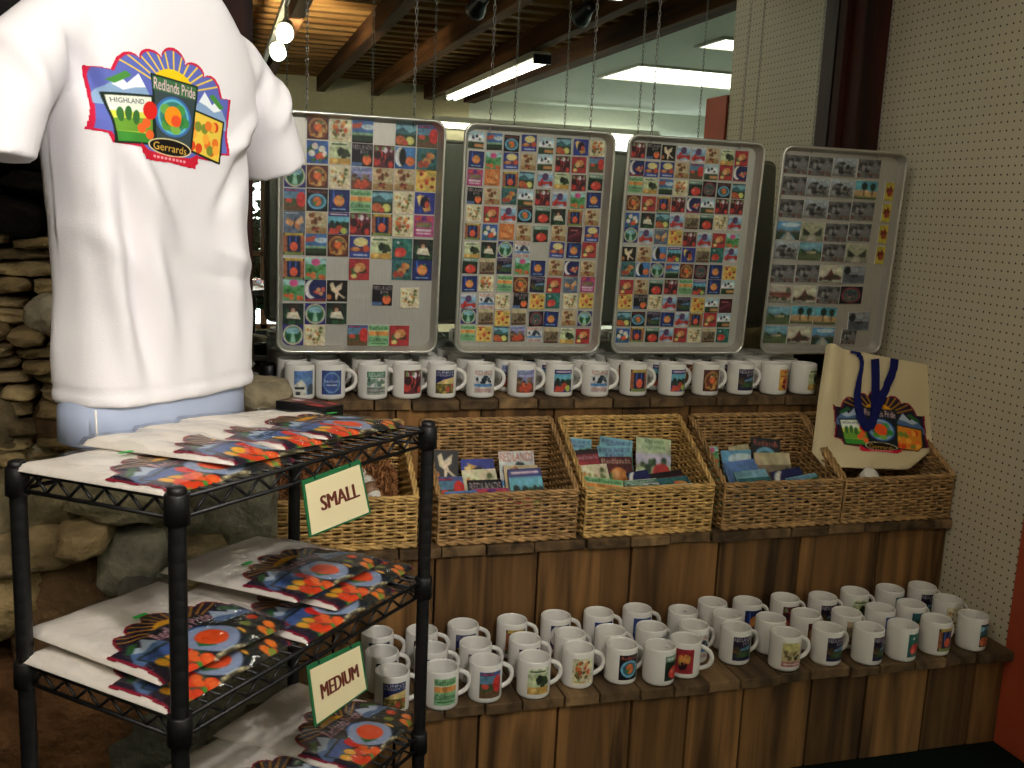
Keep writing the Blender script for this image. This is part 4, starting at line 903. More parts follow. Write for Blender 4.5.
CARDS = [
 (1, (434, 450), (458, 451), -.50, 25, 'winged', 'black card with a pale winged horse in the second basket'),
 (1, (460, 460), (493, 459), -.515, 36, 'masks', 'blue and gold card behind the cream one, second basket'),
 (1, (461, 471), (495, 469), -.545, 40, 'cream', 'cream leaf patterned card in the middle of the second basket'),
 (1, (467, 481), (501, 480), -.58, 46, 'joy', 'black card in front of the cream card, second basket'),
 (1, (436, 478), (462, 477), -.585, 50, 'redroad', 'blue card with red blot below the winged horse, second basket'),
 (1, (498, 452), (533, 451), -.50, 25, 'bridge', 'white card lettered REDLANDS at the back, second basket'),
 (1, (503, 466), (537, 465), -.53, 32, 'rider', 'tan card between the white and green ones, second basket'),
 (1, (507, 470), (540, 468), -.555, 34, 'grove', 'green grove card at the right front of the second basket'),
 (1, (474, 490), (508, 489), -.635, 62, 'magenta', 'magenta card low at the front rim, second basket'),
 (1, (444, 493), (476, 491), -.64, 62, 'house', 'light blue card low at the left front rim, second basket'),
 (2, (564, 437), (591, 440), -.485, 22, 'bluebook', 'pale blue booklet at the back left corner, third basket'),
 (2, (571, 451), (597, 449), -.51, 28, 'redbook', 'dark red booklet left of centre, third basket'),
 (2, (578, 466), (606, 464), -.545, 36, 'cream', 'cream booklet before the dark red one, third basket'),
 (2, (600, 436), (632, 441), -.48, 20, 'bluebook', 'rearmost pale blue booklet at centre, third basket'),
 (2, (596, 446), (631, 446), -.50, 24, 'bluebook', 'pale blue booklet over the gold fruit one, third basket'),
 (2, (599, 457), (631, 457), -.52, 28, 'goldbook', 'dark red booklet with gold fruit at centre, third basket'),
 (2, (584, 476), (621, 482), -.625, 52, 'greenband', 'green card with orange band at left front rim, third basket'),
 (2, (636, 437), (670, 440), -.49, 22, 'greenbook', 'pale green booklet with red fruit at right, third basket'),
 (2, (646, 475), (681, 470), -.575, 45, 'redbook', 'dark red booklet below the pale green one, third basket'),
 (2, (625, 474), (647, 470), -.60, 48, 'moon', 'navy card peeping out at centre, third basket'),
 (2, (622, 482), (656, 479), -.635, 60, 'lithograph', 'grey green card at centre front rim, third basket'),
 (2, (655, 480), (687, 476), -.62, 55, 'tealfruit', 'teal card at right front rim, third basket'),
 (2, (660, 486), (693, 484), -.65, 65, 'cream', 'cream card lowest at the right front rim, third basket'),
 (3, (706, 447), (717, 447), -.505, 25, 'rose', 'narrow pink edged card at far left, fourth basket'),
 (3, (727, 447), (748, 444), -.475, 20, 'sepia', 'brown card at the back, fourth basket'),
 (3, (720, 451), (752, 450), -.50, 27, 'bluevista', 'blue landscape card left of centre, fourth basket'),
 (3, (722, 463), (755, 459), -.53, 36, 'house', 'bright blue card under the landscape one, fourth basket'),
 (3, (732, 473), (765, 469), -.575, 46, 'meadow', 'green meadow card near the front, fourth basket'),
 (3, (751, 437), (779, 440), -.49, 22, 'ringorange', 'black booklet with blue ring, tallest in fourth basket'),
 (3, (753, 453), (788, 453), -.52, 30, 'sepia', 'tan town card before the black booklet, fourth basket'),
 (3, (768, 473), (800, 467), -.58, 45, 'moon', 'navy card right of centre, fourth basket'),
 (3, (783, 480), (816, 473), -.63, 58, 'bluebook', 'pale blue booklet at right front rim, fourth basket'),
 (3, (738, 480), (770, 477), -.625, 58, 'tealfruit', 'teal card at left front rim, fourth basket')]
for bi, TL, TR, Y, tl, d, lab in CARDS: card('booklet', bi, TL, TR, Y, tl, d, lab)
# shredded paper in the first basket
m = MB()
for i in range(2600):
    x = rnd.uniform(-hw+.03, hw-.03); y = rnd.uniform(.02, BD-.03); zt = .115+.165*(y/BD)
    p = Vector((BX[0]+x, -.697+y, ZM+rnd.uniform(max(.02, zt-.05), zt))); d = Vector((rnd.gauss(0, 1), rnd.gauss(0, 1), rnd.gauss(0, .7))).normalized()
    s_ = d.cross(Vector((.3, .2, 1))).normalized(); q = d.cross(s_); L = rnd.uniform(.010, .02); P = []
    for k in range(4):
        a = (k/3-.5)*2; P.append(p+d*(a*L)+q*((1-a*a)*L*.4*rnd.choice((-1, 1))))
    P[1:3] = [p+d*(-.33*L)+q*.005, p+d*(.33*L)+q*.004]
    vs = []
    for c in P: vs += [c+s_*.0017, c-s_*.0017]
    m.add(vs, [(2*k, 2*k+1, 2*k+3, 2*k+2) for k in range(3)])
m.box((BX[0]-hw+.02, -.68, ZM+.012), (BX[0]+hw-.02, -.47, ZM+.09)); m.box((BX[0]-hw+.02, -.56, ZM+.09), (BX[0]+hw-.02, -.47, ZM+.17))
o = tag(obj('shredded_paper', m, None, M['excel']), 'brown shredded paper filling the basket behind the rack', 'packing', None, 'stuff')
def bottle(A, B, r, label):
    A, B = Vector(A), Vector(B); L = (B-A).length
    t = thing('bottle', label, 'bottle', A)
    t.rotation_mode = 'QUATERNION'; t.rotation_quaternion = Vector((0, 0, 1)).rotation_difference(B-A)
    mb = MB(); mb.lathe([(0, 0), (r*.9, 0), (r, .004), (r, L*.62), (r*.8, L*.72), (r*.4, L*.78), (r*.4, L*.84), (0, L*.84)], 24); obj('body', mb, t, M['bottle'])
    mb = MB(); mb.lathe([(0, L*.83), (r*.48, L*.83), (r*.48, L), (0, L)], 20); obj('cap', mb, t, M['bottle'])
    mb = MB(); mb.lathe([(r*1.01, L*.22), (r*1.015, L*.22), (r*1.015, L*.5), (r*1.01, L*.5)], 24, col=hx('8a6a50')); o = obj('label', mb, t, M['ink'])
    return t
bottle(at_y(377, 503, -.655), at_y(361, 470, -.56), .021, 'white plastic bottle lying on the shredded paper behind the SMALL sign')
bottle(at_y(872, 474, -.655), at_y(862, 484, -.58)-Vector((.03, 0, .03)), .027, 'white bottle poking up in front of the canvas tote')

# ================================================================== TOTE
LE = [(826, 346), (818, 400), (812, 452), (824, 467)]; RE = [(929, 365), (934, 410), (937, 446), (908, 470)]
def pl(P, v):
    v = min(max(v, 0), 1)*(len(P)-1); i = min(int(v), len(P)-2); f = v-i
    return P[i][0]+(P[i+1][0]-P[i][0])*f, P[i][1]+(P[i+1][1]-P[i][1])*f
def tote_pt(u, v, off=0.0):
    l, r = pl(LE, v), pl(RE, v); x = l[0]+(r[0]-l[0])*u; y = l[1]+(r[1]-l[1])*u
    y -= 0 if u > .16 else 6*(1-v)*math.sin(PI*min(1, u/.16))*.6
    Y = -.505-.10*v-.018*math.sin(PI*u)**.6*(.4+.6*v)-(.022*math.sin(PI*min(1, u/.2))*(1-.7*v) if u < .2 else 0)-.004*math.sin(9*u+5*v)*v
    return at_y(x, y, Y-off)
tt_ = thing('tote_bag', 'natural canvas tote bag with navy straps standing in the last basket', 'bag', tote_pt(.5, 1.0))
inv = Matrix.Translation(tt_.location).inverted()
def rel(p): return p-tt_.location
m = MB(); NU, NV = 40, 30; vs = []; fs = []
for side in (0, 1):
    for j in range(NV+1):
        for i in range(NU+1):
            p = tote_pt(i/NU, j/NV); 
            if side: p = p+Vector((0, .06*math.sin(PI*i/NU)**.5*(.35+.65*j/NV) if 0 < i < NU else 0, 0))
            vs.append(rel(p))
K = (NU+1)*(NV+1)
for j in range(NV):
    for i in range(NU):
        q = (j*(NU+1)+i, (j+1)*(NU+1)+i, (j+1)*(NU+1)+i+1, j*(NU+1)+i+1); fs.append(q); fs.append(tuple(K+w for w in q[::-1]))
for i in range(NU): fs.append((NV*(NU+1)+i, K+NV*(NU+1)+i, K+NV*(NU+1)+i+1, NV*(NU+1)+i+1))
m.add(vs, fs); obj('bag_body', m, tt_, M['canvas'])
def tote_uv(px, py):
    best = None
    for v in [k/60 for k in range(61)]:
        l, r = pl(LE, v), pl(RE, v); u = (px-l[0])/(r[0]-l[0]); y = l[1]+(r[1]-l[1])*u
        if best is None or abs(y-py) < best[0]: best = (abs(y-py), u, v)
    return best[1], best[2]
img, al = EMB_T; h_, w_ = al.shape
A, B, C, D = [np.array(tote_uv(*q)) for q in ((833, 384), (921, 394), (835, 449), (920, 456))]
def ep(u, v):
    q = A*(1-u)*(1-v)+B*u*(1-v)+C*(1-u)*v+D*u*v; return rel(tote_pt(q[0], q[1], .0022))
obj('print', grid_print(img, ep, None, al), tt_, M['fabric_ink'])
def strap(P, off, wpx=8.2):
    m = MB(); vs = []; n = len(P)
    # smooth the path
    Q = []
    for i in range(n-1):
        p0, p1, p2, p3 = [np.array(P[min(max(k, 0), n-1)], float) for k in (i-1, i, i+1, i+2)]
        for s_ in range(6):
            t = s_/6; Q.append(.5*((2*p1)+(-p0+p2)*t+(2*p0-5*p1+4*p2-p3)*t*t+(-p0+3*p1-3*p2+p3)*t**3))
    Q.append(np.array(P[-1], float)); n = len(Q)
    for i, q in enumerate(Q):
        d = Q[min(i+1, n-1)]-Q[max(i-1, 0)]; d /= np.hypot(*d[:2])+1e-9; nn = np.array([-d[1], d[0]]); w = wpx/2*(q[2] if len(q) > 2 else 1)
        for sg in (-1, 1):
            for dep in (0, .003):
                u, v = tote_uv(q[0]+sg*nn[0]*w, q[1]+sg*nn[1]*w); vs.append(rel(tote_pt(u, max(v, -.2), off+dep+.004*math.sin(PI*i/(n-1)))))
    fs = []
    for i in range(n-1):
        a, c = 4*i, 4*i+4
        fs += [(a, a+2, c+2, c), (a+1, c+1, c+3, a+3), (a, c, c+1, a+1), (a+2, a+3, c+3, c+2)]
    fs += [(0, 1, 3, 2), (4*n-4, 4*n-2, 4*n-1, 4*n-3)]
    m.add(vs, fs, None, 0, False); return m
cr = lambda L: [(815+x/5.485, 340+y/5.485, w) for x, y, w in L]
obj('strap', strap(cr([(195, 62, .5), (235, 72, .6), (258, 120, .5), (245, 210, .6), (232, 310, .9), (248, 410, 1), (285, 478, 1), (320, 440, 1), (330, 330, 1), (333, 200, 1), (330, 105, 1)]), .004), tt_, M['navy'])
obj('strap', strap(cr([(440, 68, 1), (432, 150, 1), (400, 240, 1), (360, 330, 1), (325, 420, 1), (282, 486, 1)]), .010), tt_, M['navy'])

# ================================================================== WIRE RACK
RL, RW = .622, .314
RTH = math.radians(46.43)
rack = thing('wire_rack', 'black three tier wire rack stacked with bagged shirts in front', 'rack', (-.051, -1.868, 0), RTH)
RM = Matrix.Translation((-.051, -1.868, 0)) @ Matrix.Rotation(RTH, 4, 'Z')
def tilt0(x, y): return 1.107-.019*(x/RL)-.014*(y/RW)
LEV = [tilt0, lambda x, y: .793, lambda x, y: .470]
CRN = [(0, 0), (RL, 0), (0, RW), (RL, RW)]
for cx, cy in CRN:
    m = MB(); prof = [(0, .012), (.0122, .012)]
    z = .03; top = tilt0(cx, cy)+.012
    while z < top-.03: prof += [(.0122, z), (.01205, z+.001), (.0122, z+.002)]; z += .0254
    prof += [(.0122, top)]
    m.lathe(prof, 18, (cx, cy, 0)); p = obj('post', m, rack, M['blackm'])
    m = MB(); m.lathe([(.0128, top-.006), (.0132, top-.002), (.0125, top+.003), (.009, top+.0055), (0, top+.006)], 18, (cx, cy, 0)); obj('cap', m, p, M['blackm'])
    m = MB(); m.lathe([(0, .0), (.016, .0), (.017, .004), (.012, .012), (.006, .02)], 16, (cx, cy, .001)); obj('foot', m, p, M['blackm'])
for li, zf in enumerate(LEV):
    m = MB()
    P = lambda x, y, dz: (x, y, zf(x, y)+dz)
    for dz in (0, -.027):
        for (a, b) in ((0, 1), (1, 3), (3, 2), (2, 0)): m.tube([P(*CRN[a], dz), P(*CRN[b], dz)], .0034, 8)
    for (a, b) in ((0, 1), (1, 3), (3, 2), (2, 0)):
        A, B = CRN[a], CRN[b]; L = math.hypot(B[0]-A[0], B[1]-A[1]); n = int(L/.026)//2*2; pts = []
        for i in range(n+1):
            s_ = .05+.9*i/n; pts.append(P(A[0]+(B[0]-A[0])*s_, A[1]+(B[1]-A[1])*s_, -.003 if i % 2 else -.024))
        for q in range(n): m.tube([pts[q], pts[q+1]], .0024, 6)
    n = 24
    for i in range(1, n): x = RL*i/n; m.tube([P(x, 0, .0035), P(x, RW, .0035)], .0022, 6)
    for f in (.25, .5, .75): m.tube([P(0, RW*f, -.001), P(RL, RW*f, -.001)], .0028, 6)
    sh = obj('wire_shelf', m, rack, M['blackm'])
    for cx, cy in CRN:
        m = MB(); z = zf(cx, cy); m.lathe([(.0125, z-.036), (.0175, z-.034), (.0165, z+.006), (.0150, z+.008), (.0125, z+.008)], 18, (cx, cy, 0)); obj('collar', m, sh, M['blackm'])
# hanging size signs
def on_front(x, y):
    """point of the rack's long front side (local y = -.016)"""
    d = ray(x, y); n = RM.to_3x3() @ Vector((0, -1, 0)); o = RM @ Vector((0, -.0165, 0)); return CAM+d*((o-CAM).dot(n)/d.dot(n))
def sign(word, quad, label, trect):
    n = RM.to_3x3() @ Vector((0, -1, 0)); Q = [on_front(*q) for q in quad]; c = sum(Q, Vector())/4
    t = thing('size_sign', label, 'sign', c, 0, 'size signs on the rack')
    def bl(u, v, off): return (Q[0]*(1-u)*(1-v)+Q[1]*u*(1-v)+Q[2]*u*v+Q[3]*(1-u)*v)-c+n*off
    def slab(nm, u0, v0, u1, v1, o0, o1, mat):
        m = MB(); vs = [bl(u, v, o) for o in (o0, o1) for u, v in ((u0, v0), (u1, v0), (u1, v1), (u0, v1))]
        m.add(vs, [(0, 1, 2, 3), (7, 6, 5, 4), (0, 4, 5, 1), (1, 5, 6, 2), (2, 6, 7, 3), (3, 7, 4, 0)], None, 0, False); return obj(nm, m, t, mat)
    slab('border', 0, 0, 1, 1, 0, .0022, M['green']); slab('card_face', .035, .075, .965, .965, .0022, .0028, M['sign'])
    T, _ = text_tris(word, 0); m = MB(); u0, v0, u1, v1 = trect
    for sh_ in (-.010, -.005, 0, .005, .010):
        for tri in T: m.add([bl(u0+sh_+(u1-u0)*p[0], v1-(v1-v0)*p[1], .0034+sh_*.01) for p in tri], [(0, 1, 2)], None, 0, False)
    obj('lettering', m, t, M['letter'])
    m = MB()
    for u in (.2, .8): m.tube([bl(u, .04, .003), bl(u, -.03, .002), bl(u, -.045, -.006), bl(u, .0, -.008)], .0013, 6)
    obj('clip', m, t, M['blackm'])
sign('SMALL', [(301, 481), (359, 459.5), (370, 513), (308.5, 537.5)], 'cream card reading SMALL with green border, hanging from the top shelf', (.23, .36, .86, .62))
sign('MEDIUM', [(306, 666), (359.5, 641), (367, 689), (314, 727)], 'cream card reading MEDIUM with green border, hanging from the middle shelf', (.17, .38, .86, .64))

# ================================================================== BAGGED SHIRTS
def package(sd, x, y, zl, rot, tx, ty, label, W=.262, L=.302, T=.015, emb=(.004, .262, -.045, .185), grp='bagged shirts on the rack', stk=(.4, .62)):
    """local frame: x along the rack, y toward its rear, print at the front end"""
    g = random.Random(sd); off = Vector((sd*2.3, sd*1.1, sd*.7))
    def ht(u, v):
        a = max(0, 1-abs(2*u-1)**7)**.6; b_ = max(0, 1-abs(2*v-1)**7)**.6
        w = .0045*noise.noise(Vector((u*4, v*5, 0))+off)+.0022*noise.noise(Vector((u*11, v*9, 1))+off)
        return (T*(.72+.28*v)+w)*min(a, b_) if min(a, b_) > 0 else 0
    def pos(u, v, dz=0.0): return ((u-.5)*W, (v-.5)*L, ht(u, v)+dz)
    t = thing('bagged_shirt', label, 'shirt', (0, 0, 0), 0, grp)
    if zl > 1.0: zl += tilt0(x, y)-1.1015; tx -= .0446; ty += .0305      # the top shelf sags a little
    t.matrix_world = RM @ Matrix.Translation((x, y, zl)) @ Matrix.Rotation(rot, 4, 'Z') @ Matrix.Rotation(ty, 4, 'Y') @ Matrix.Rotation(tx, 4, 'X')
    def sheet(nu, nv, f, base=None):
        m = MB(); vs = [f(i/nu, j/nv) for j in range(nv+1) for i in range(nu+1)]; k = nu+1
        fs = [(j*k+i, j*k+i+1, (j+1)*k+i+1, (j+1)*k+i) for j in range(nv) for i in range(nu)]
        if base is not None:
            K = len(vs); vs += [(p[0], p[1], base) for p in vs[:K]]; fs += [tuple(K+q for q in f_[::-1]) for f_ in fs]
            ring = [i for i in range(nu+1)]+[j*k+nu for j in range(1, nv+1)]+[nv*k+i for i in range(nu-1, -1, -1)]+[j*k for j in range(nv-1, 0, -1)]
            fs += [(ring[q], K+ring[q], K+ring[(q+1) % len(ring)], ring[(q+1) % len(ring)]) for q in range(len(ring))]
        m.add(vs, fs); return m
    obj('folded_shirt', sheet(30, 34, lambda u, v: pos(u, v, .001), .0), t, M['fold'])
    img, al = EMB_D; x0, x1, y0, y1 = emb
    def ep(u, v):
        X = x0+(x1-x0)*u; Y = y1+(y0-y1)*v; uu, vv = min(max(X/W, 0), 1), min(max(Y/L, 0), 1); q = pos(uu, vv, .0022); return q if Y > 0 else (q[0], -L/2-.0009, .0004)
    ok = al.copy()
    hh, ww = al.shape
    for j in range(hh):
        Y = y1+(y0-y1)*j/(hh-1)
        if Y < -.0031: ok[j, :] = 0
    for i in range(ww):
        X = x0+(x1-x0)*i/(ww-1)
        if X > W+.001: ok[:, i] = 0
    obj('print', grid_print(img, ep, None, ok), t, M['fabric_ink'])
    def fp(u, v):
        q = pos(u, v); e = min(u, 1-u, v, 1-v); ex = 1.045
        return (q[0]*ex, q[1]*ex, (q[2]+.0042+.0022*abs(noise.noise(Vector((u*7, v*8, 3))+off))) if e > .02 else .0015+.001*noise.noise(Vector((u*9, v*9, 5))+off)+e*.25)
    obj('plastic_bag', sheet(26, 28, fp), t, M['film'])
    if stk:
        m = MB(); c = pos(*stk); m.box((c[0]-.012, c[1]-.004, c[2]+.0075), (c[0]+.012, c[1]+.004, c[2]+.0083)); obj('sticker', m, t, M['sticker'])
    return t
zt = 1.098
SH = .008
package(1, .122, .163, zt+SH-.001, .0, 0, 0, 'bagged white shirt at the left end of the top shelf, lowest of the fan')
package(2, .242, .166, zt+SH+.011, .03, 0, math.radians(3.0), 'bagged white shirt second from the left on the top shelf', stk=None)
package(3, .345, .168, zt+SH+.013, .06, 0, math.radians(4.0), 'bagged white shirt third from the left on the top shelf', stk=(.55, .6))
package(4, .436, .166, zt+SH+.014, .09, 0, math.radians(4.4), 'bagged white shirt last of the fan on the top shelf', stk=(.8, .4))
zm = .793+SH
package(5, .122, .168, zm, .0, 0, 0, 'bagged white shirt under another at the left end of the middle shelf', stk=None)
package(6, .146, .192, zm+.024, -.04, 0, math.radians(1.0), 'bagged white shirt on top at the left end of the middle shelf', stk=(.44, .58))
package(7, .395, .152, zm, .02, 0, 0, 'bagged white shirt lowest at the middle of the middle shelf', stk=None)
package(8, .490, .172, zm+.012, .05, 0, math.radians(2.0), 'bagged white shirt at the right end of the middle shelf', stk=None)
package(9, .428, .200, zm+.036, .02, math.radians(-2), math.radians(2.5), 'bagged grey looking shirt lying topmost at right on the middle shelf', stk=(.3, .56))
zb = .470+SH
package(10, .135, .152, zb, .0, 0, 0, 'bagged white shirt at the left end of the bottom shelf', stk=(.45, .55))
package(11, .290, .150, zb+.014, -.03, 0, math.radians(2.2), 'bagged white shirt at the middle of the bottom shelf', stk=(.3, .66))
package(12, .515, .160, zb+.016, .08, 0, math.radians(2.8), 'bagged white shirt at the right end of the bottom shelf by the mugs', stk=None)
# small black box of cards at the back corner
bx = thing('card_box', 'small black box of colour cards at the far corner of the top shelf', 'box', RM @ Vector((.603, .262, tilt0(.6, .262)+.0065)), RTH)
m = MB(); m.box((-.028, -.062, 0), (.028, .062, .026), bev=.002); obj('tray', m, bx, M['blackp'])
img = picture('berries', 24, 20)[0]; obj('top_card', grid_print(img, lambda u, v: ((u-.5)*.048, (.5-v)*.11, .0268)), bx, M['ink'])

# ================================================================== SHIRT ON THE HANGING FORM
FO = Vector((-.083, -1.325, 0))-.028*Vector((math.cos(math.radians(47.5)), math.sin(math.radians(47.5)), 0)); FA = Vector((math.cos(math.radians(47.5)), math.sin(math.radians(47.5)), 0)); FN = Vector((FA.y, -FA.x, 0))
def fw(u, n, z): return FO+FA*u+FN*n+Vector((0, 0, z))
def loft(rings, n=40, ex=2.5):
    m = MB(); vs = []
    for (z, hw_, hd, cu, cn) in rings:
        for k in range(n):
            a = 2*PI*k/n; c, s_ = math.cos(a), math.sin(a)
            vs.append(fw(cu+hw_*abs(c)**(2/ex)*(1 if c > 0 else -1), cn+hd*abs(s_)**(2/ex)*(1 if s_ > 0 else -1), z))
    R = len(rings); fs = [(i*n+k, i*n+(k+1) % n, (i+1)*n+(k+1) % n, (i+1)*n+k) for i in range(R-1) for k in range(n)]
    fs += [tuple(range(n-1, -1, -1)), tuple((R-1)*n+k for k in range(n))]
    m.add(vs, fs); return m
body = [(1.152, .192, .096, .008, 0), (1.20, .189, .094, .005, 0), (1.32, .182, .09, .002, 0), (1.45, .184, .092, 0, 0), (1.58, .193, .097, 0, 0), (1.66, .204, .10, 0, 0), (1.72, .202, .095, 0, 0), (1.77, .185, .088, 0, 0), (1.81, .155, .08, 0, 0), (1.85, .115, .07, 0, 0), (1.885, .085, .06, 0, 0), (1.915, .075, .055, 0, 0)]
m = loft(body, 56, 3.3)
def sleeve(sg):
    path = [(.11, 1.772), (.185, 1.738), (.245, 1.685), (.285, 1.622), (.312, 1.562-(.022 if sg < 0 else 0))]; rad = [(.055, .062), (.060, .066), (.060, .070), (.056, .074), (.055, .078)]
    n = 28; vs = []
    for i, ((u, z), (a_, b_)) in enumerate(zip(path, rad)):
        p, q = path[max(i-1, 0)], path[min(i+1, 4)]; du, dz = q[0]-p[0], q[1]-p[1]; L = math.hypot(du, dz); du /= L; dz /= L
        if i == 4: du, dz = (.6, -.8) if sg > 0 else (.15, -.99)
        for k in range(n):
            t = 2*PI*k/n; vs.append(fw(sg*(u-dz*a_*math.cos(t)), b_*math.sin(t), z+du*a_*math.cos(t)))
    fs = [(i*n+k, i*n+(k+1) % n, (i+1)*n+(k+1) % n, (i+1)*n+k) for i in range(4) for k in range(n)]
    fs += [tuple(range(n-1, -1, -1)), tuple(4*n+k for k in range(n))]
    if sg < 0: fs = [f[::-1] for f in fs]
    m.add(vs, fs)
sleeve(1); sleeve(-1)
tmp = obj('shirt', m, None, M['shirt'])
r = tmp.modifiers.new('r', 'REMESH'); r.mode = 'VOXEL'; r.voxel_size = .007
s_ = tmp.modifiers.new('s', 'SMOOTH'); s_.factor = .5; s_.iterations = 5
dg = bpy.context.evaluated_depsgraph_get(); me = bpy.data.meshes.new_from_object(tmp.evaluated_get(dg)); bpy.data.objects.remove(tmp)
me.name = 't_shirt'
N = len(me.vertices); co = np.empty(N*3); me.vertices.foreach_get('co', co); co = co.reshape(-1, 3)
no = np.empty(N*3); me.vertices.foreach_get('normal', no); no = no.reshape(-1, 3)
d = co-np.array(FO); U = d @ np.array(FA); Nn = d @ np.array(FN); Z = co[:, 2]
disp = np.zeros(N)
def ridge(u0, z0, u1, z1, w, amp, front=True):
    global disp
    L2 = (u1-u0)**2+(z1-z0)**2; t = np.clip(((U-u0)*(u1-u0)+(Z-z0)*(z1-z0))/L2, 0, 1)
    dd = np.hypot(U-u0-t*(u1-u0), Z-z0-t*(z1-z0)); disp += 1.5*amp*np.exp(-(dd/w)**2)*np.sin(PI*np.clip(t*.9+.05, 0, 1))*(Nn > -.02)
for a in ((-.17, 1.62, -.04, 1.40, .022, .015), (-.175, 1.60, -.13, 1.20, .016, .016), (-.155, 1.58, -.09, 1.17, .018, -.014), (-.12, 1.52, -.05, 1.22, .022, .013), (.10, 1.55, .12, 1.20, .03, .008), (.15, 1.60, .05, 1.47, .014, -.008), (.20, 1.66, .06, 1.56, .016, .008), (.21, 1.62, .08, 1.49, .018, -.007),
          (.04, 1.41, .19, 1.37, .014, .004), (.0, 1.37, .19, 1.34, .012, -.003), (-.22, 1.75, -.17, 1.62, .014, -.012), (.22, 1.74, .19, 1.63, .014, -.010), (-.19, 1.46, -.10, 1.36, .016, .005), (-.05, 1.83, .05, 1.85, .03, -.006),
          (.12, 1.80, .02, 1.86, .014, .006), (.21, 1.50, .15, 1.20, .022, .007), (-.03, 1.30, .03, 1.15, .03, .006), (-.30, 1.74, -.26, 1.60, .016, .008), (.29, 1.74, .25, 1.62, .014, .008), (.18, 1.60, .08, 1.58, .01, .006)): ridge(*a)
for i in range(N):
    p = Vector(co[i])
    disp[i] += .0035*noise.noise(p*7)+.0016*noise.noise(p*19)
# stitched hems and the sleeve seam
disp += -.0028*np.exp(-((Z-1.178)/.004)**2)*(np.abs(U) < .25)
for sg in (1, -1): disp += -.003*np.exp(-(((sg*U-.255)*.97+(Z-1.60)*-.2-0.0)/.004)**2)*0
co = co+no*disp[:, None]
me.vertices.foreach_set('co', co.ravel()); me.polygons.foreach_set('use_smooth', [True]*len(me.polygons)); me.update()
if not me.materials: me.materials.append(M['shirt'])
shirt = obj('t_shirt', me); tag(shirt, 'white T-shirt with colourful crate label badge worn by the hanging form', 'shirt')
bvh = BVHTree.FromPolygons([Vector(c) for c in co], [p.vertices[:] for p in me.polygons])
img, al = EMB; EW, EH, EU, EZ = .266, .184, -.052, 1.638
def ep(u, v):
    du, dz = (u-.5)*EW, (.5-v)*EH; p = fw(EU+du*.996+dz*.08, .4, EZ+dz*.996-du*.08); hit = bvh.ray_cast(p, (-FN+Vector((0, 0, .0013))).normalized())
    if not hit[0]: hit = bvh.ray_cast(p+Vector((.0007, .0003, .0005)), -FN)
    if not hit[0]: hit = bvh.find_nearest(p-FN*.3)
    return hit[0]+hit[1]*.0009
obj('print', grid_print(img, ep, None, al), shirt, M['fabric_ink'])
fm = loft([(1.082, .175, .085, 0, 0), (1.09, .190, .092, 0, 0), (1.145, .190, .088, 0, 0), (1.22, .16, .065, 0, 0), (1.58, .16, .065, 0, 0), (1.70, .15, .06, 0, 0), (1.80, .11, .05, 0, 0), (1.86, .06, .045, 0, 0), (1.96, .05, .045, 0, 0), (1.975, .03, .03, 0, 0)])
form = thing('torso_form', 'pale blue plastic torso form hanging behind the rack inside the shirt', 'mannequin', FO+Vector((0, 0, 1.08)))
o = obj('torso', fm, form, M['form']); o.location = -form.location
m = MB(); m.tube([fw(0, 0, 1.965), fw(0, 0, 2.72)], .003, 6); o = obj('cord', m, form, M['blackm']); o.location = -form.location
m = MB(); m.tube([fw(-.198, .074, 1.085), fw(-.2, .074, 1.16)], .0018, 6); o = obj('seam', m, form, M['ceramic']); o.location = -form.location

# ================================================================== LAMPS SEEN IN THE MIRROR, THEN ADDED FILL LAMPS
def aim(o, tgt): o.rotation_mode = 'QUATERNION'; o.rotation_quaternion = (Vector(tgt)-o.location).to_track_quat('-Z', 'Y')
def lamp(kind, name, loc, tgt, power, col=(1, .93, .82), **k):
    l = bpy.data.lights.new(name, kind); l.energy = power; l.color = col
    for a, v in k.items(): setattr(l, a, v)
    o = bpy.data.objects.new(name, l); COL.objects.link(o); o.location = loc; aim(o, tgt); return o
trk = MB(); trk.box((.40, -7.0, 2.655), (.435, -2.2, 2.70)); tag(obj('lamp_track', trk, None, M['spotw']), 'long lamp track on the beam carrying the cream spot lamps', 'lamp track')
def spot_thing(loc, tgt, label, mat, glow=True):
    loc = Vector(loc); d = (Vector(tgt)-loc).normalized()
    t = thing('spot_lamp', label, 'lamp', loc, 0, 'ceiling spot lamps')
    q = Vector((0, 0, -1)).rotation_difference(d)
    mb = MB(); mb.lathe([(0, .10), (.028, .10), (.034, .085), (.036, .04), (.055, -.02), (.057, -.05), (.053, -.05), (.048, -.03), (0, -.03)], 24)
    h = obj('housing', mb, t, mat); h.rotation_mode = 'QUATERNION'; h.rotation_quaternion = q
    mb = MB(); mb.lathe([(0, -.034), (.047, -.034), (.047, -.036), (0, -.038)], 24); f = obj('lamp_face', mb, t, M['lampface'] if glow else M['blackm']); f.rotation_mode = 'QUATERNION'; f.rotation_quaternion = q
    mb = MB(); mb.tube([(0, 0, .04), (0, .02, .1), (0, .0, 2.70-loc.z)], .010, 10); obj('arm', mb, t, mat)
S1, S2 = (.42, -3.30, 2.52), (.42, -4.15, 2.52)
spot_thing(S1, (-.05, -1.35, 1.6), 'cream spot lamp on the track shining at the T-shirt', M['spotw'])
spot_thing(S2, (.25, -.9, 1.3), 'cream spot lamp on the track, the one farther from the mirror', M['spotw'])
spot_thing((1.41, -2.45, 2.60), (1.3, -3.6, 2.2), 'dark unlit black spot lamp under the beam, left of the two', M['blackp'], False)
spot_thing((2.0, -2.35, 2.60), (1.9, -3.6, 2.2), 'dark unlit black spot lamp under the beam, right of the two', M['blackp'], False)
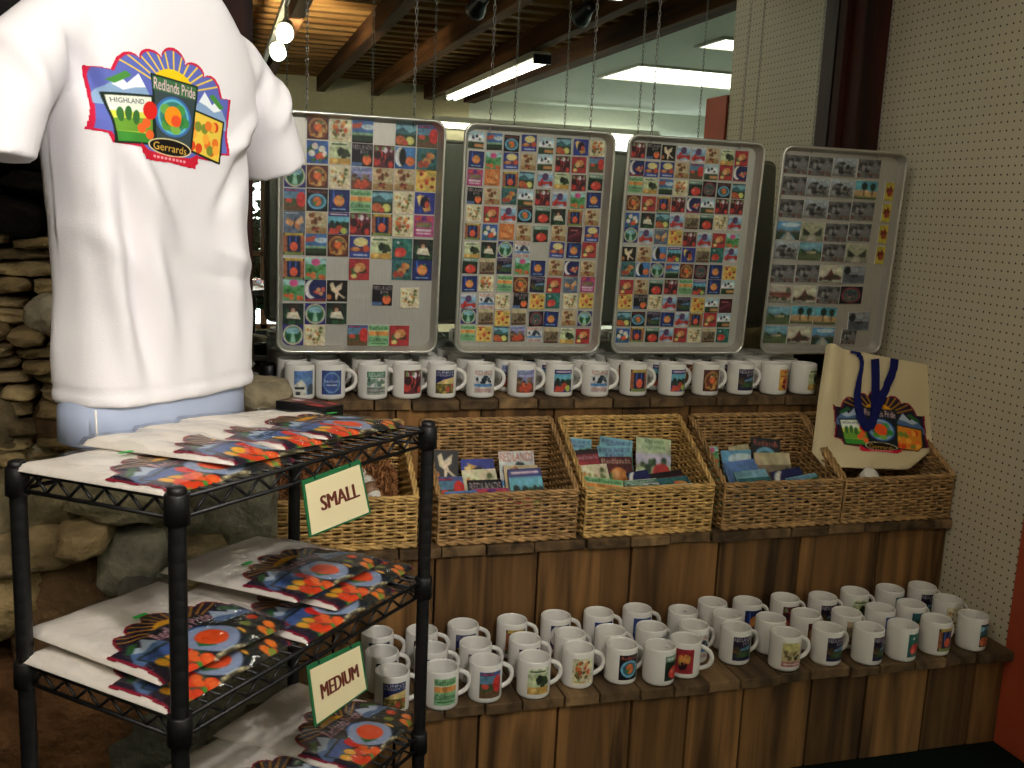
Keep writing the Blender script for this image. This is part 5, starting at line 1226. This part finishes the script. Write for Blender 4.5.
def fluor(cx, y0, y1, z, label):
    t = thing('fluorescent_or_fill_fixture', label, 'lamp', (cx, (y0+y1)/2, z)); L = (y1-y0)/2
    mb = MB(); mb.box((-.075, -L, .02), (.075, L, .075), bev=.006); obj('housing', mb, t, M['fix'])
    mb = MB(); mb.box((-.07, -L-.03, -.02), (.07, -L, .05), bev=.004); mb.box((-.07, L, -.02), (.07, L+.03, .05), bev=.004); obj('end_cap', mb, t, M['blackp'])
    for x in (-.035, .035):
        mb = MB(); mb.tube([(x, -L, 0), (x, L, 0)], .019, 12); obj('tube', mb, t, M['tube'])
fluor(2.40, -7.4, -4.35, 2.62, 'long twin tube fluorescent fixture under the last wooden beam')
t = thing('fluorescent_or_fill_fixture', 'low fluorescent strip across the far room, seen between the trays', 'lamp', (3.6, -8.35, 2.42))
mb = MB(); mb.box((-1.2, -.06, .03), (1.6, .1, .09)); obj('housing', mb, t, M['fix']); mb = MB(); mb.tube([(-1.18, -.03, 0), (1.58, -.03, 0)], .03, 12); obj('tube', mb, t, M['tube'])
for i, (x0, y0, x1, y1, lab) in enumerate(((3.43, -5.75, 5.0, -4.85, 'large square light panel in the far white ceiling'), (3.42, -3.75, 4.6, -3.35, 'smaller light panel in the white ceiling nearest the pegboard'))):
    t = thing('light_panel', lab, 'lamp', ((x0+x1)/2, (y0+y1)/2, 2.74)); w, h_ = (x1-x0)/2, (y1-y0)/2
    mb = MB(); mb.box((-w, -h_, -.004), (w, h_, .004)); obj('diffuser', mb, t, M['panel'])
    mb = MB()
    for a in ((-w-.03, -h_-.03, -w, h_+.03), (w, -h_-.03, w+.03, h_+.03), (-w, -h_-.03, w, -h_), (-w, h_, w, h_+.03)): mb.box((a[0], a[1], -.012), (a[2], a[3], .008))
    obj('frame', mb, t, M['fix'])
mb = MB(); mb.box((3.75, -8.49, 2.12), (5.9, -8.47, 2.46)); wl = struct('window_2', mb, M['day'])

spot_thing((-.60, -2.83, 2.62), (1.95, -.6, .9), 'added fill spot lamp above left, outside the picture, for the pegboard', M['spotw'])  # added spot body for the pegboard fill, out of view
fluor(-1.9, -7.7, -4.7, 2.622, 'added fill fixture over the far left of the room, out of view')  # added body for the far room fill
fluor(-.67, -4.6, -2.2, 2.622, 'added fill fixture over the left of the room, out of view')  # added body for the general room fill
t = thing('fluorescent_or_fill_fixture', 'added fill fixture across the beams above the display, outside the picture', 'lamp', (1.14, -1.70, 2.6235))  # added fixture for the fill over the display, out of view
mb = MB(); mb.box((-.9, -.075, .02), (.9, .075, .078), bev=.006); obj('housing', mb, t, M['fix'])
mb = MB()
for x in (-.6, .0, .61): mb.tube([(x, 0, .07), (x, 0, .2)], .006, 8)
obj('stem', mb, t, M['fix'])
for y in (-.035, .035):
    mb = MB(); mb.tube([(-.88, y, 0), (.88, y, 0)], .019, 12); obj('tube', mb, t, M['tube'])
# ================================================================== LIGHT
lamp('SPOT', 'key_spot', (S1[0]-.01, S1[1]+.07, S1[2]-.04), (-.02, -1.42, 1.30), 150, (1, .955, .93), spot_size=math.radians(62), spot_blend=.9, shadow_soft_size=.05)
lamp('SPOT', 'second_spot', (S2[0], S2[1]+.07, S2[2]-.04), (.45, -.5, 1.3), 100, (1, .95, .86), spot_size=math.radians(60), spot_blend=1, shadow_soft_size=.05)
lamp('SPOT', 'peg_fill_spot', (-.60, -2.75, 2.60), (2.2, -.45, 1.55), 42, (1, .93, .8), spot_size=math.radians(50), spot_blend=1, shadow_soft_size=.07)  # added fill to brighten the pegboard side
lamp('AREA', 'fixture_light', (2.40, -5.87, 2.57), (2.40, -5.87, 0), 90, (1, .96, .86), shape='RECTANGLE', size=.14, size_y=3.0, spread=math.radians(115))
lamp('AREA', 'display_fill', (1.14, -1.70, 2.57), (1.14, -1.70, 0), 4, (1, .99, .9), shape='RECTANGLE', size=1.7, size_y=.16)  # added fill over the display and the tray backs
lamp('AREA', 'panel_light', (4.2, -5.3, 2.72), (4.2, -5.3, 0), 1300, (1, .97, .9), shape='RECTANGLE', size=1.5, size_y=.9, spread=math.radians(105))
lamp('AREA', 'room_fill', (-.67, -3.4, 2.59), (-.67, -3.4, 0), 30, (1, .92, .8), shape='RECTANGLE', size=.3, size_y=2.4)  # added general fill from the unseen left ceiling
lamp('AREA', 'far_room_fill', (-1.9, -6.2, 2.59), (-1.9, -6.2, 0), 230, (1, .97, .9), shape='RECTANGLE', size=.3, size_y=3, spread=math.radians(110))  # added fill to lift the far room
lamp('SPOT', 'lath_fill', (.5, -3.9, 2.5), (.7, -6.2, 2.9), 130, (1, .86, .64), spot_size=math.radians(130), spot_blend=1, shadow_soft_size=.05)  # added uplight on the battens, without a lamp body
w = bpy.data.worlds.new('world'); SC.world = w; w.use_nodes = True
w.node_tree.nodes['Background'].inputs[0].default_value = (.9, .92, 1, 1); w.node_tree.nodes['Background'].inputs[1].default_value = .03
vs_ = SC.view_settings; vs_.view_transform = 'Standard'; vs_.look = 'None'; vs_.gamma = 1; vs_.use_curve_mapping = False; vs_.exposure = -.38
SC.cycles.max_bounces = 10; SC.cycles.transparent_max_bounces = 24; SC.cycles.glossy_bounces = 5; SC.cycles.use_denoising = True; SC.cycles.sample_clamp_indirect = 25
